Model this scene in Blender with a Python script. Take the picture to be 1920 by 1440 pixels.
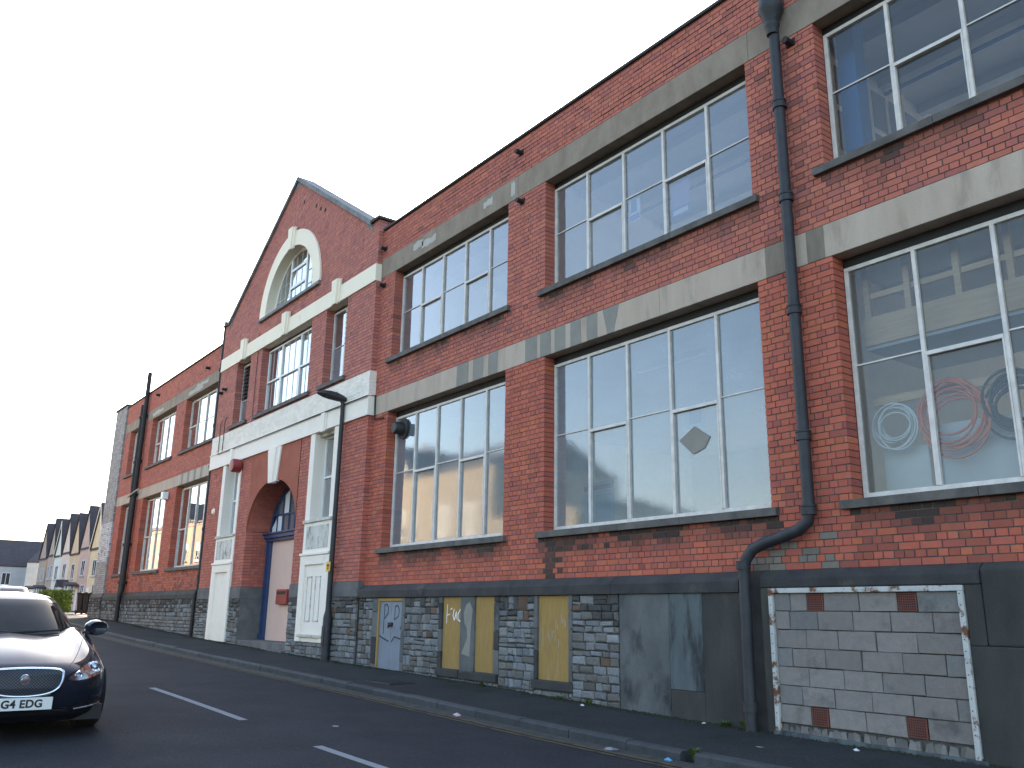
import bpy, math, random
from mathutils import Vector, Matrix
random.seed(7)
R = math.radians
sc = bpy.context.scene
COL = sc.collection
for _o in list(bpy.data.objects): bpy.data.objects.remove(_o)

# ------------------------------------------------------------------ camera, sky, sun, exposure
# x runs along the factory front (camera at x = 0), y goes into the building (front wall at y = 0), z = 0 is eye height
YAW, PIT, ROL = -0.925741623, 0.261536272, 0.0160461086
F = Vector((math.sin(YAW)*math.cos(PIT), math.cos(YAW)*math.cos(PIT), math.sin(PIT)))
Rv = Vector((math.cos(YAW), -math.sin(YAW), 0)); Uv = Rv.cross(F)
R2 = Rv*math.cos(ROL)+Uv*math.sin(ROL); U2 = Uv*math.cos(ROL)-Rv*math.sin(ROL)
CAM = Vector((0, -8.66, 0))
cd = bpy.data.cameras.new('camera'); cd.sensor_width = 36; cd.lens = 36*1627.09/1920; cd.clip_end = 3000; cd.clip_start = 0.05
cam = bpy.data.objects.new('camera', cd); COL.objects.link(cam)
cam.matrix_world = Matrix(((R2.x, U2.x, -F.x, CAM.x), (R2.y, U2.y, -F.y, CAM.y), (R2.z, U2.z, -F.z, CAM.z), (0, 0, 0, 1)))
sc.camera = cam

SUN_AZ, SUN_EL = R(-52), R(22)      # azimuth from +y towards +x
wd = bpy.data.worlds.new('World'); sc.world = wd; wd.use_nodes = True
wn = wd.node_tree; wn.nodes.clear()
sky = wn.nodes.new('ShaderNodeTexSky'); sky.sky_type = 'NISHITA'; sky.sun_disc = False
sky.sun_elevation = SUN_EL; sky.sun_rotation = SUN_AZ
sky.air_density = 1.0; sky.dust_density = 1.8; sky.ozone_density = 0.25; sky.altitude = 40
bg = wn.nodes.new('ShaderNodeBackground'); bg.inputs[1].default_value = 0.10
wo = wn.nodes.new('ShaderNodeOutputWorld')
wn.links.new(sky.outputs[0], bg.inputs[0]); wn.links.new(bg.outputs[0], wo.inputs[0])
sl = bpy.data.lights.new('sun', 'SUN'); sl.energy = 3.0; sl.angle = R(0.6); sl.color = (1, .87, .70)
sun = bpy.data.objects.new('sun', sl); COL.objects.link(sun)
sd = Vector((math.sin(SUN_AZ)*math.cos(SUN_EL), math.cos(SUN_AZ)*math.cos(SUN_EL), math.sin(SUN_EL)))
sun.rotation_euler = sd.to_track_quat('Z', 'Y').to_euler(); sun.location = (0, 0, 60)
vs = sc.view_settings; vs.view_transform = 'Standard'; vs.look = 'None'; vs.gamma = 1; vs.exposure = 2.65
try: vs.use_curve_mapping = False
except Exception: pass
sc.cycles.max_bounces = 8; sc.cycles.transparent_max_bounces = 12; sc.cycles.diffuse_bounces = 4
sc.cycles.glossy_bounces = 4; sc.cycles.transmission_bounces = 6; sc.cycles.caustics_reflective = False; sc.cycles.caustics_refractive = False
sc.cycles.sample_clamp_indirect = 6; sc.cycles.use_denoising = True

# ------------------------------------------------------------------ helpers
def tag(o, label=None, cat=None, group=None, kind=None):
    if label: o['label'] = label
    if cat: o['category'] = cat
    if group: o['group'] = group
    if kind: o['kind'] = kind
    return o
def empty(name, loc=(0, 0, 0), rz=0, parent=None):
    o = bpy.data.objects.new(name, None); o.location = loc; o.rotation_euler = (0, 0, rz); o.empty_display_size = .2
    COL.objects.link(o)
    if parent: o.parent = parent
    return o
class MB:
    """collects geometry for ONE mesh"""
    def __init__(s): s.v = []; s.f = []; s.t = []; s.smooth = False
    def add(s, vs, fs, t=(1, 1, 1)):
        b = len(s.v); s.v.extend(vs); s.f.extend([tuple(i+b for i in f) for f in fs]); s.t.extend([t]*len(fs)); return s
    def box(s, x0, x1, y0, y1, z0, z1, t=(1, 1, 1), back=True, dz=0.0):
        # dz: rise of the piece from x0 to x1
        vs = [(x0, y0, z0), (x1, y0, z0+dz), (x1, y0, z1+dz), (x0, y0, z1), (x0, y1, z0), (x1, y1, z0+dz), (x1, y1, z1+dz), (x0, y1, z1)]
        fs = [(0, 1, 2, 3), (3, 2, 6, 7), (4, 5, 1, 0), (0, 3, 7, 4), (1, 5, 6, 2)]
        if back: fs.append((5, 4, 7, 6))
        return s.add(vs, fs, t)
    def quad(s, a, b, c, d, t=(1, 1, 1)): return s.add([a, b, c, d], [(0, 1, 2, 3)], t)
    def tube(s, pts, rad, n=10, t=(1, 1, 1), cap=True):
        pts = [Vector(p) for p in pts]; m = len(pts)
        rr = rad if isinstance(rad, (list, tuple)) else [rad]*m
        b = len(s.v); up = Vector((0, 0, 1)); pn = None
        for i, p in enumerate(pts):
            d = (pts[min(i+1, m-1)]-pts[max(i-1, 0)])
            d = d.normalized() if d.length > 1e-9 else up
            if pn is None:
                a = d.cross(Vector((0, 1, 0)) if abs(d.y) < .9 else Vector((1, 0, 0))).normalized()
            else:
                a = (pn-d*pn.dot(d)); a = a.normalized() if a.length > 1e-6 else d.orthogonal().normalized()
            pn = a; c = d.cross(a)
            for k in range(n):
                q = p+(a*math.cos(2*math.pi*k/n)+c*math.sin(2*math.pi*k/n))*rr[i]; s.v.append(tuple(q))
        fs = [(b+i*n+k, b+i*n+(k+1) % n, b+(i+1)*n+(k+1) % n, b+(i+1)*n+k) for i in range(m-1) for k in range(n)]
        if cap: fs += [tuple(b+k for k in range(n-1, -1, -1)), tuple(b+(m-1)*n+k for k in range(n))]
        s.f.extend(fs); s.t.extend([t]*len(fs)); return s
    def prism(s, poly, y0, y1, t=(1, 1, 1)):   # polygon in xz, extruded along y
        n = len(poly)
        vs = [(x, y0, z) for x, z in poly]+[(x, y1, z) for x, z in poly]
        fs = [tuple(range(n)), tuple(range(2*n-1, n-1, -1))]+[(i, i+n, (i+1) % n+n, (i+1) % n) for i in range(n)]
        return s.add(vs, fs, t)
    def xprism(s, poly, x0, x1, t=(1, 1, 1)):  # polygon in yz, extruded along x
        n = len(poly)
        vs = [(x0, y, z) for y, z in poly]+[(x1, y, z) for y, z in poly]
        fs = [tuple(range(n-1, -1, -1)), tuple(range(n, 2*n))]+[(i, (i+1) % n, (i+1) % n+n, i+n) for i in range(n)]
        return s.add(vs, fs, t)
    def lathe(s, prof, c=(0, 0, 0), n=20, axis='z', t=(1, 1, 1)):
        b = len(s.v); m = len(prof)
        for r, h in prof:
            for k in range(n):
                a = 2*math.pi*k/n; p, q = r*math.cos(a), r*math.sin(a)
                s.v.append({'z': (c[0]+p, c[1]+q, c[2]+h), 'y': (c[0]+p, c[1]+h, c[2]+q), 'x': (c[0]+h, c[1]+p, c[2]+q)}[axis])
        fs = [(b+i*n+k, b+i*n+(k+1) % n, b+(i+1)*n+(k+1) % n, b+(i+1)*n+k) for i in range(m-1) for k in range(n)]
        s.f.extend(fs); s.t.extend([t]*len(fs)); return s
    def ribbon(s, pts, w, y, t=(1, 1, 1), th=.004):  # flat painted stroke on a wall facing -y
        for (x0, z0), (x1, z1) in zip(pts, pts[1:]):
            d = math.hypot(x1-x0, z1-z0) or 1e-6; nx, nz = -(z1-z0)/d*w/2, (x1-x0)/d*w/2; ex, ez = (x1-x0)/d*w*.3, (z1-z0)/d*w*.3
            s.quad((x0-nx-ex, y, z0-nz-ez), (x1-nx+ex, y, z1-nz+ez), (x1+nx+ex, y, z1+nz+ez), (x0+nx-ex, y, z0+nz-ez), t); y -= .0002
        return s
    def mesh(s, name, m, tint=True):
        me = bpy.data.meshes.new(name); me.from_pydata(s.v, [], s.f)
        if tint:
            a = me.attributes.new('tint', 'FLOAT_COLOR', 'FACE')
            a.data.foreach_set('color', [c for t in s.t for c in (t[0], t[1], t[2], 1.0)])
        if m: me.materials.append(m)
        if s.smooth:
            me.polygons.foreach_set('use_smooth', [True]*len(me.polygons))
        me.update(); return me
    def build(s, name, m, parent=None, bevel=0, kind=None, smooth=None):
        o = bpy.data.objects.new(name, s.mesh(name, m)); COL.objects.link(o)
        if parent: o.parent = parent
        if bevel:
            b = o.modifiers.new('bevel', 'BEVEL'); b.width = bevel; b.segments = 2; b.limit_method = 'ANGLE'; b.angle_limit = R(40)
        if smooth:
            for p in o.data.polygons: p.use_smooth = True
            try: o.data.set_sharp_from_angle(angle=R(smooth))
            except Exception: pass
        if kind: o['kind'] = kind
        return o
def copy_tree(o, parent=None):
    c = o.copy(); COL.objects.link(c)
    if parent: c.parent = parent
    for ch in o.children: copy_tree(ch, c)
    return c
def lerp(a, b, t): return a+(b-a)*t
def interp(x, xs, ys):
    if x <= xs[0]: return ys[0]
    for i in range(len(xs)-1):
        if x <= xs[i+1]: return lerp(ys[i], ys[i+1], (x-xs[i])/(xs[i+1]-xs[i]))
    return ys[-1]

# ------------------------------------------------------------------ materials
def mat(name, col, rough=.8, col2=None, scale=3.0, contrast=.5, fine=.0, bump=0.0, bscale=60, metal=0.0, spec=.5, tint=False, coords='pos', third=None, tscale=.6, tthr=(.5, .62), stretch=(1, 1, 1), coat=0.0):
    m = bpy.data.materials.new(name); m.use_nodes = True; n = m.node_tree; n.nodes.clear(); L = n.links.new
    out = n.nodes.new('ShaderNodeOutputMaterial'); p = n.nodes.new('ShaderNodeBsdfPrincipled'); L(p.outputs[0], out.inputs[0])
    p.inputs['Roughness'].default_value = rough; p.inputs['Metallic'].default_value = metal; p.inputs['Specular IOR Level'].default_value = spec
    if coat: p.inputs['Coat Weight'].default_value = coat; p.inputs['Coat Roughness'].default_value = .03
    if coords == 'pos': src = n.nodes.new('ShaderNodeNewGeometry').outputs['Position']
    else: src = n.nodes.new('ShaderNodeTexCoord').outputs['Object']
    mp = n.nodes.new('ShaderNodeMapping'); mp.inputs['Scale'].default_value = stretch; L(src, mp.inputs[0]); vec = mp.outputs[0]
    def noise(sc_, det=5, ro=.6):
        x = n.nodes.new('ShaderNodeTexNoise'); x.inputs['Scale'].default_value = sc_; x.inputs['Detail'].default_value = det; x.inputs['Roughness'].default_value = ro
        L(vec, x.inputs['Vector']); return x.outputs['Fac']
    def ramp(f, a, b):
        r = n.nodes.new('ShaderNodeMapRange'); r.inputs[1].default_value = a; r.inputs[2].default_value = b; L(f, r.inputs[0]); return r.outputs[0]
    def mixc(f, a, b, mode='MIX'):
        x = n.nodes.new('ShaderNodeMix'); x.data_type = 'RGBA'; x.blend_type = mode; x.clamp_factor = True
        if isinstance(f, float): x.inputs[0].default_value = f
        else: L(f, x.inputs[0])
        for k, c in ((6, a), (7, b)):
            if isinstance(c, tuple): x.inputs[k].default_value = (*c, 1)
            else: L(c, x.inputs[k])
        return x.outputs[2]
    c = col
    if col2: c = mixc(ramp(noise(scale), .5-.5*contrast*.5, .5+.5*contrast*.5), col, col2)
    if third: c = mixc(ramp(noise(tscale, 7, .65), *tthr), c, third)
    if fine:
        k = ramp(noise(bscale*1.3, 3), .25, .75)
        mm = n.nodes.new('ShaderNodeMapRange'); L(k, mm.inputs[0]); mm.inputs[3].default_value = 1-fine; mm.inputs[4].default_value = 1+fine
        g = n.nodes.new('ShaderNodeCombineColor'); [L(mm.outputs[0], g.inputs[i]) for i in range(3)]
        c = mixc(1.0, c, g.outputs[0], 'MULTIPLY')
    if tint:
        a = n.nodes.new('ShaderNodeAttribute'); a.attribute_name = 'tint'; oi = n.nodes.new('ShaderNodeObjectInfo')
        c = mixc(1.0, c, a.outputs['Color'], 'MULTIPLY'); c = mixc(1.0, c, oi.outputs['Color'], 'MULTIPLY')
    if isinstance(c, tuple): p.inputs['Base Color'].default_value = (*c, 1)
    else: L(c, p.inputs['Base Color'])
    if bump:
        b = n.nodes.new('ShaderNodeBump'); b.inputs['Strength'].default_value = min(1, bump); b.inputs['Distance'].default_value = .012
        L(noise(bscale, 6), b.inputs['Height']); L(b.outputs[0], p.inputs['Normal'])
    return m
def glass(name, tintc=(.86, .94, .98), refl=1.7, rough=0.0, milk=0.0, milkc=(.5, .55, .55), wave=.03, wscale=1.3, fine=0.0, fscale=120, dirt=.05):
    m = bpy.data.materials.new(name); m.use_nodes = True; n = m.node_tree; n.nodes.clear(); L = n.links.new
    out = n.nodes.new('ShaderNodeOutputMaterial'); g = n.nodes.new('ShaderNodeNewGeometry')
    tr = n.nodes.new('ShaderNodeBsdfTransparent'); tr.inputs[0].default_value = (*tintc, 1)
    gl = n.nodes.new('ShaderNodeBsdfGlossy'); gl.inputs['Roughness'].default_value = rough; gl.inputs[0].default_value = (1, 1, 1, 1)
    df = n.nodes.new('ShaderNodeBsdfDiffuse'); df.inputs[0].default_value = (*milkc, 1)
    nz = n.nodes.new('ShaderNodeTexNoise'); nz.inputs['Scale'].default_value = wscale; nz.inputs['Detail'].default_value = 2; L(g.outputs['Position'], nz.inputs['Vector'])
    bp = n.nodes.new('ShaderNodeBump'); bp.inputs['Strength'].default_value = wave; bp.inputs['Distance'].default_value = .3; L(nz.outputs[0], bp.inputs['Height'])
    nrm = bp.outputs[0]
    if fine:
        mp = n.nodes.new('ShaderNodeMapping'); mp.inputs['Scale'].default_value = (1, 1, 1.0); L(g.outputs['Position'], mp.inputs[0])
        n2 = n.nodes.new('ShaderNodeTexNoise'); n2.inputs['Scale'].default_value = fscale; n2.inputs['Detail'].default_value = 2; L(mp.outputs[0], n2.inputs['Vector'])
        b2 = n.nodes.new('ShaderNodeBump'); b2.inputs['Strength'].default_value = fine; b2.inputs['Distance'].default_value = .004; L(n2.outputs[0], b2.inputs['Height']); L(nrm, b2.inputs['Normal']); nrm = b2.outputs[0]
    L(nrm, gl.inputs['Normal'])
    fr = n.nodes.new('ShaderNodeFresnel'); fr.inputs[0].default_value = 1.5
    ml = n.nodes.new('ShaderNodeMath'); ml.operation = 'MULTIPLY'; ml.inputs[1].default_value = refl; ml.use_clamp = True; L(fr.outputs[0], ml.inputs[0])
    n3 = n.nodes.new('ShaderNodeTexNoise'); n3.inputs['Scale'].default_value = 2.2; n3.inputs['Detail'].default_value = 8; n3.inputs['Roughness'].default_value = .7; L(g.outputs['Position'], n3.inputs['Vector'])
    mr = n.nodes.new('ShaderNodeMapRange'); mr.inputs[1].default_value = .35; mr.inputs[2].default_value = .75; mr.inputs[3].default_value = milk; mr.inputs[4].default_value = milk+dirt; L(n3.outputs[0], mr.inputs[0])
    m0 = n.nodes.new('ShaderNodeMixShader'); L(mr.outputs[0], m0.inputs[0]); L(tr.outputs[0], m0.inputs[1]); L(df.outputs[0], m0.inputs[2])
    m1 = n.nodes.new('ShaderNodeMixShader'); L(ml.outputs[0], m1.inputs[0]); L(m0.outputs[0], m1.inputs[1]); L(gl.outputs[0], m1.inputs[2])
    L(m1.outputs[0], out.inputs[0]); return m
M = {}
M['brick'] = mat('brick', (.95, .95, .95), .85, (1.08, 1.06, 1.05), 14, .6, fine=.10, bump=.5, bscale=90, tint=True, third=(.86, .84, .84), tscale=.9, tthr=(.56, .76))
M['mortar'] = mat('mortar', (.07, .055, .05), .95, (.13, .10, .09), 4, .5, fine=.15, bump=.4)
M['stone'] = mat('stone', (.90, .90, .90), .9, (1.15, 1.15, 1.15), 9, .7, fine=.25, bump=1, bscale=28, tint=True)
M['stone_mortar'] = mat('stone_mortar', (.06, .059, .057), .95, (.12, .116, .11), 5, .5, fine=.2, bump=.8, bscale=50)
M['concrete'] = mat('concrete', (.41, .32, .245), .9, (.49, .395, .31), 1.6, .8, fine=.08, bump=.35, bscale=80, third=(.23, .185, .145), tscale=1.5, tthr=(.54, .80), stretch=(2.2, 1, .5))
M['concrete_dirty'] = mat('concrete_dirty', (.21, .16, .12), .9, (.315, .25, .19), 2.2, .8, fine=.1, bump=.4, bscale=80, third=(.48, .43, .34), tscale=2.4, tthr=(.68, .74), stretch=(1.4, 1, .8))
M['concrete_patch'] = mat('concrete_patch', (.22, .205, .175), .92, (.27, .25, .215), 3, .7, fine=.1, bump=.35, bscale=80)
M['stain'] = mat('damp_stain', (.17, .135, .105), .92, (.26, .21, .16), 3.5, .8, fine=.1, bump=.3, bscale=80, stretch=(2, 1, .5))
M['concrete_light'] = mat('concrete_light', (.46, .43, .38), .92, (.40, .37, .32), 3, .7, fine=.1, bump=.35, bscale=80)
M['sill'] = mat('sill', (.075, .067, .061), .85, (.14, .125, .112), 5, .7, fine=.15, bump=.5, bscale=70)
M['plinth'] = mat('plinth', (.024, .023, .024), .85, (.050, .047, .044), 2.5, .7, fine=.15, bump=.5, bscale=60, third=(.10, .09, .075), tscale=1.6, tthr=(.60, .72))
M['render_dark'] = mat('render_dark', (.032, .031, .029), .92, (.064, .059, .051), 1.3, .7, fine=.12, bump=.35, bscale=70, third=(.09, .08, .055), tscale=.9, tthr=(.56, .72), stretch=(1.6, 1, .55))
M['render_mid'] = mat('render_mid', (.075, .078, .078), .92, (.135, .136, .132), 2.0, .8, fine=.1, bump=.3, bscale=70, third=(.025, .025, .026), tscale=1.6, tthr=(.50, .66), stretch=(1.2, 1, .7))
M['render_pale'] = mat('render_pale', (.065, .078, .082), .92, (.11, .13, .132), 2.6, .8, fine=.1, bump=.3, bscale=70, third=(.028, .028, .03), tscale=2.0, tthr=(.46, .60), stretch=(2.2, 1, .5))
M['ashlar'] = mat('ashlar', (.10, .098, .098), .9, (.15, .145, .14), 3, .6, fine=.12, bump=.4, bscale=60)
M['white'] = mat('white_paint', (.88, .80, .70), .75, (.82, .74, .64), 1.2, .8, fine=.04, bump=.2, bscale=50, third=(.50, .48, .42), tscale=2.3, tthr=(.64, .80), stretch=(1, 1, .45))
M['cream'] = mat('cream_paint', (.88, .78, .62), .75, (.82, .72, .56), 1.2, .8, fine=.05, bump=.2, bscale=50, third=(.42, .38, .33), tscale=2.8, tthr=(.66, .76), stretch=(1, 1, .6))
M['white_stained'] = mat('white_stained', (.66, .64, .58), .8, (.48, .46, .41), 3, .8, fine=.08, bump=.3, bscale=50, third=(.20, .19, .165), tscale=5, tthr=(.5, .66), stretch=(1.4, 1, .7))
M['white_brick'] = mat('white_brick', (.86, .79, .70), .8, (.79, .72, .63), 3, .6, fine=.05, bump=.3, tint=True, third=(.55, .53, .47), tscale=1.8, tthr=(.62, .78))
M['terracotta'] = mat('terracotta_render', (.36, .105, .062), .9, (.28, .075, .045), 2.4, .7, fine=.1, bump=.3, bscale=70)
M['alu'] = mat('window_frame_metal', (.70, .645, .59), .5, (.58, .53, .485), 8, .5, fine=.08, spec=.5)
M['upvc'] = mat('white_frame', (.80, .80, .79), .4)
M['lead'] = mat('leading', (.70, .71, .72), .5)
M['iron'] = mat('painted_iron', (.017, .0175, .022), .6, (.030, .030, .034), 6, .6, fine=.1, bump=.2, bscale=50)
M['iron_black'] = mat('black_iron', (.007, .007, .008), .65, (.012, .012, .012), 6, .6)
M['coping'] = mat('coping', (.12, .12, .125), .85, (.24, .24, .24), 4, .7, fine=.12, bump=.4)
M['copdark'] = mat('parapet_cap', (.025, .025, .028), .8, (.05, .05, .05), 4, .6, fine=.1)
M['slate'] = mat('slate', (.10, .085, .095), .75, (.15, .12, .125), 5, .7, fine=.15, bump=.3, tint=True)
M['ochre'] = mat('ochre_board', (.36, .22, .062), .85, (.29, .175, .055), 6, .7, fine=.12, bump=.25, bscale=40, third=(.36, .28, .16), tscale=2.0, tthr=(.58, .74), stretch=(6, 1, .8))
M['greydoor'] = mat('grey_door_paint', (.20, .235, .28), .65, (.16, .19, .23), 4, .7, fine=.06, bump=.1)
M['pink'] = mat('pink_door', (.66, .46, .38), .75, (.62, .43, .36), 2, .6, fine=.06)
M['blue'] = mat('blue_paint', (.018, .036, .10), .55, (.028, .05, .125), 4, .6, fine=.08)
M['red'] = mat('red_paint', (.28, .03, .03), .5, (.22, .025, .025), 5, .5)
M['yellow'] = mat('yellow_sign', (.65, .38, .02), .55)
M['block'] = mat('concrete_block', (.95, .95, .95), .95, (1.12, 1.10, 1.08), 12, .6, fine=.22, bump=.7, bscale=110, tint=True, third=(.58, .57, .57), tscale=2.6, tthr=(.54, .70))
M['block_mortar'] = mat('block_mortar', (.05, .047, .045), .95, (.10, .093, .087), 6, .6, fine=.2, bump=.6)
M['terrav'] = mat('airbrick', (.19, .055, .035), .85, (.15, .045, .03), 9, .6, fine=.1)
M['dark'] = mat('dark_void', (.012, .011, .011), .9)
M['angle'] = mat('peeling_steel', (.42, .42, .40), .7, (.50, .49, .46), 5, .6, fine=.1, bump=.3, third=(.15, .06, .025), tscale=6, tthr=(.52, .58))
M['asphalt'] = mat('asphalt', (.032, .032, .036), .92, (.042, .042, .046), .9, .7, fine=.5, bump=.8, bscale=42, third=(.026, .026, .029), tscale=.5, tthr=(.5, .7), spec=.15)
M['pave'] = mat('pavement_asphalt', (.034, .036, .037), .92, (.048, .0485, .049), 1.1, .8, fine=.5, bump=.8, bscale=40, third=(.029, .031, .028), tscale=.8, tthr=(.5, .68), spec=.12)
M['kerb'] = mat('kerb_stone', (.036, .039, .042), .88, (.058, .062, .065), 6, .7, fine=.2, bump=.5, bscale=50, tint=True)
M['yline'] = mat('yellow_line', (.13, .090, .032), .85, (.085, .062, .030), 14, .8, fine=.2, third=(.03, .028, .026), tscale=6, tthr=(.52, .6))
M['wline'] = mat('white_line', (.27, .28, .29), .8, (.21, .22, .23), 12, .7, fine=.15, third=(.09, .09, .09), tscale=14, tthr=(.66, .74))
M['gutter'] = mat('gutter_channel', (.040, .040, .033), .9, (.062, .060, .050), 3, .8, fine=.25, bump=.4, third=(.024, .025, .024), tscale=4, tthr=(.52, .66))
M['ground'] = mat('ground', (.075, .072, .055), .95, (.055, .06, .04), .4, .7, fine=.2, bump=.5)
M['redpave'] = mat('red_forecourt', (.20, .125, .095), .9, (.26, .17, .13), 2, .7, fine=.15)
M['moss'] = mat('moss', (.022, .026, .009), .95, (.015, .016, .008), 9, .8, fine=.2, bump=.5)
M['leaf'] = mat('leaf', (.10, .15, .03), .7, (.06, .10, .02), 3, .8, tint=True)
M['clear'] = glass('clear_glass', refl=3.2, wave=.006, milk=.12, milkc=(.46, .53, .60), dirt=.09)
M['clear3'] = glass('clean_glass', refl=1.5, wave=.006, milk=.02, milkc=(.5, .53, .56), dirt=.05)
M['clear2'] = glass('clear_glass_far', refl=3.6, wave=.004, milk=.04, milkc=(.5, .56, .62), dirt=.04)
M['obscure'] = glass('obscure_glass', (.55, .66, .72), refl=3.0, rough=.04, milk=.29, milkc=(.38, .48, .55), wave=.006, fine=.06, fscale=40, dirt=.14)
M['reed'] = glass('ribbed_glass', (.84, .90, .93), refl=1.1, rough=.05, milk=.08, milkc=(.44, .52, .57), wave=.006, fine=.06, fscale=40, dirt=.08)
M['inwall'] = mat('interior_wall', (.74, .74, .72), .9, (.68, .68, .67), 1.5, .6)
M['infloor'] = mat('interior_floor', (.40, .37, .33), .8)
M['inceil'] = mat('interior_ceiling', (.55, .56, .57), .9, (.48, .49, .50), 1, .6)
M['timber'] = mat('timber', (.68, .46, .27), .8, (.60, .39, .22), 5, .7, fine=.08, stretch=(.6, 3, 6))
M['plasticw'] = mat('white_plastic', (.80, .80, .77), .45)
M['orange'] = mat('orange_hose', (.80, .17, .05), .5)
M['blackp'] = mat('black_rubber', (.02, .02, .02), .6)
M['bluep'] = mat('blue_column', (.05, .16, .36), .6)
M['paper'] = mat('poster_paper', (.65, .65, .66), .8)
M['purplep'] = mat('poster_violet', (.30, .25, .42), .8)
M['bluei'] = mat('poster_blue', (.05, .13, .40), .8)
M['spray'] = mat('navy_spray', (.035, .042, .075), .8)
M['redi'] = mat('poster_red', (.50, .06, .06), .8)
M['yellowt'] = mat('yellow_plastic', (.65, .45, .03), .5)

# ------------------------------------------------------------------ ground profile and street
GX = [-400, -130, -90, -60, -50, -45, -40, -37.7, -35.2, -30, -25.2, -19.2, -15.7, -11.4, -8.85, -6.45, -4.2, 0, 15, 200]
GZ = [-.2, -.12, -.15, -.22, -.26, -.29, -.33, -.36, -.43, -.62, -.77, -.92, -1.0, -1.09, -1.17, -1.21, -1.23, -1.26, -1.30, -1.4]
def gz(x): return (interp(x-1.5, GX, GZ)+interp(x, GX, GZ)+interp(x+1.5, GX, GZ))/3
def shift(x):      # the street bends towards the houses beyond the factory
    t = min(1, max(0, (-40-x)/50)); return 9.5*t*t*(3-2*t)
KERB = -1.72; FARK = -8.3
def pave_z(x, y): return gz(x)+.02*(y-shift(x)+.1)
def road_z(x, y):
    c = (KERB+FARK)/2; u = (y-shift(x)-c)/(FARK-c)
    return gz(x)-.032-.10+.05*(1-u*u)
XS = [8-.5*i for i in range(100)]+[-42-2*i for i in range(60)]
def sheet(name, y0, y1, ny, zf, m, parent=None, xs=XS, kind='structure', skirt=.3):
    b = MB(); n = ny+1
    for x in xs:
        for j in range(n):
            y = lerp(y0, y1, j/ny)+shift(x); b.v.append((x, y, zf(x, y)))
    for i in range(len(xs)-1):
        for j in range(ny): b.f.append((i*n+j, i*n+j+1, (i+1)*n+j+1, (i+1)*n+j)); b.t.append((1, 1, 1))
    for j, s_ in ((0, 1), (ny, -1)):
        base = len(b.v)
        for i, x in enumerate(xs): v = b.v[i*n+j]; b.v.append((v[0], v[1], v[2]-skirt))
        for i in range(len(xs)-1): b.f.append((i*n+j, (i+1)*n+j, base+i+1, base+i)); b.t.append((1, 1, 1))
    for f_i, f in enumerate(b.f):
        pass
    o = b.build(name, m, parent)
    if kind: o['kind'] = kind
    return o
# ground sheet reaching the horizon
g = MB(); gxs = [600, 200, 60, 15]+[15-3*i for i in range(1, 50)]+[-150, -200, -400, -1500]; gys = [-1500, -300, -60, -20, -8.5, 0, 10, 60, 300, 1500]
for x in gxs:
    for y in gys: g.v.append((x, y, gz(x)-.32))
for i in range(len(gxs)-1):
    for j in range(len(gys)-1): k = i*len(gys)+j; g.f.append((k, k+1, k+1+len(gys), k+len(gys))); g.t.append((1, 1, 1))
tag(g.build('ground', M['ground']), kind='structure')
road = sheet('road', FARK-.1, KERB+.05, 14, road_z, M['asphalt'])
pavement = sheet('pavement', KERB+.0, .2, 4, pave_z, M['pave'])
pavement_opposite = sheet('pavement_opposite', FARK-3.2, FARK-.13, 4, lambda x, y: gz(x)-.03, M['pave'])
# forecourt beyond the factory
fc = MB()
for i in range(22):
    x0, x1 = -41.2-1.5*i, -42.7-1.5*i
    fc.quad((x0, .2+shift(x0), gz(x0)+.012), (x1, .2+shift(x1), gz(x1)+.012), (x1, 12, gz(x1)+.012), (x0, 12, gz(x0)+.012))
tag(fc.build('forecourt', M['redpave']), kind='structure')
# kerb stones
kroot = MB().box(-.01, .0, -.01, 0, -.01, 0)
kerb = empty('kerb'); tag(kerb, kind='structure')
kx = 4.0; kidx = 0
while kx > -60:
    L_ = .915 if kx > -40 else 1.8
    z0 = pave_z(kx, KERB); z1 = pave_z(kx-L_, KERB); jz = random.uniform(-.006, .008); jy = random.uniform(-.008, .008)
    s0, s1 = shift(kx), shift(kx-L_)
    b = MB(); xa, xb = kx-L_+.006, kx-.006; t = random.uniform(.8, 1.2); tt = (t, t, t)
    if kidx == 11: xb -= .16     # broken end with a weed in it
    ya, yb = KERB-.125+jy, KERB+.01
    for yy, c in ((0, 0),):
        pr = [(ya, -.2), (ya-.004, -.02), (ya+.015, -.003), (ya+.03, .004), (yb, .004), (yb, -.2)]
        n = len(pr)
        vs_ = [(xa, p[0]+s1, z1+jz+p[1]) for p in pr]+[(xb, p[0]+s0, z0+jz+p[1]) for p in pr]
        b.add(vs_, [tuple(range(n-1, -1, -1)), tuple(range(n, 2*n))]+[(i, (i+1) % n, (i+1) % n+n, i+n) for i in range(n)], tt)
    b.build('kerb_stone', M['kerb'], kerb); kx -= L_; kidx += 1
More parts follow.
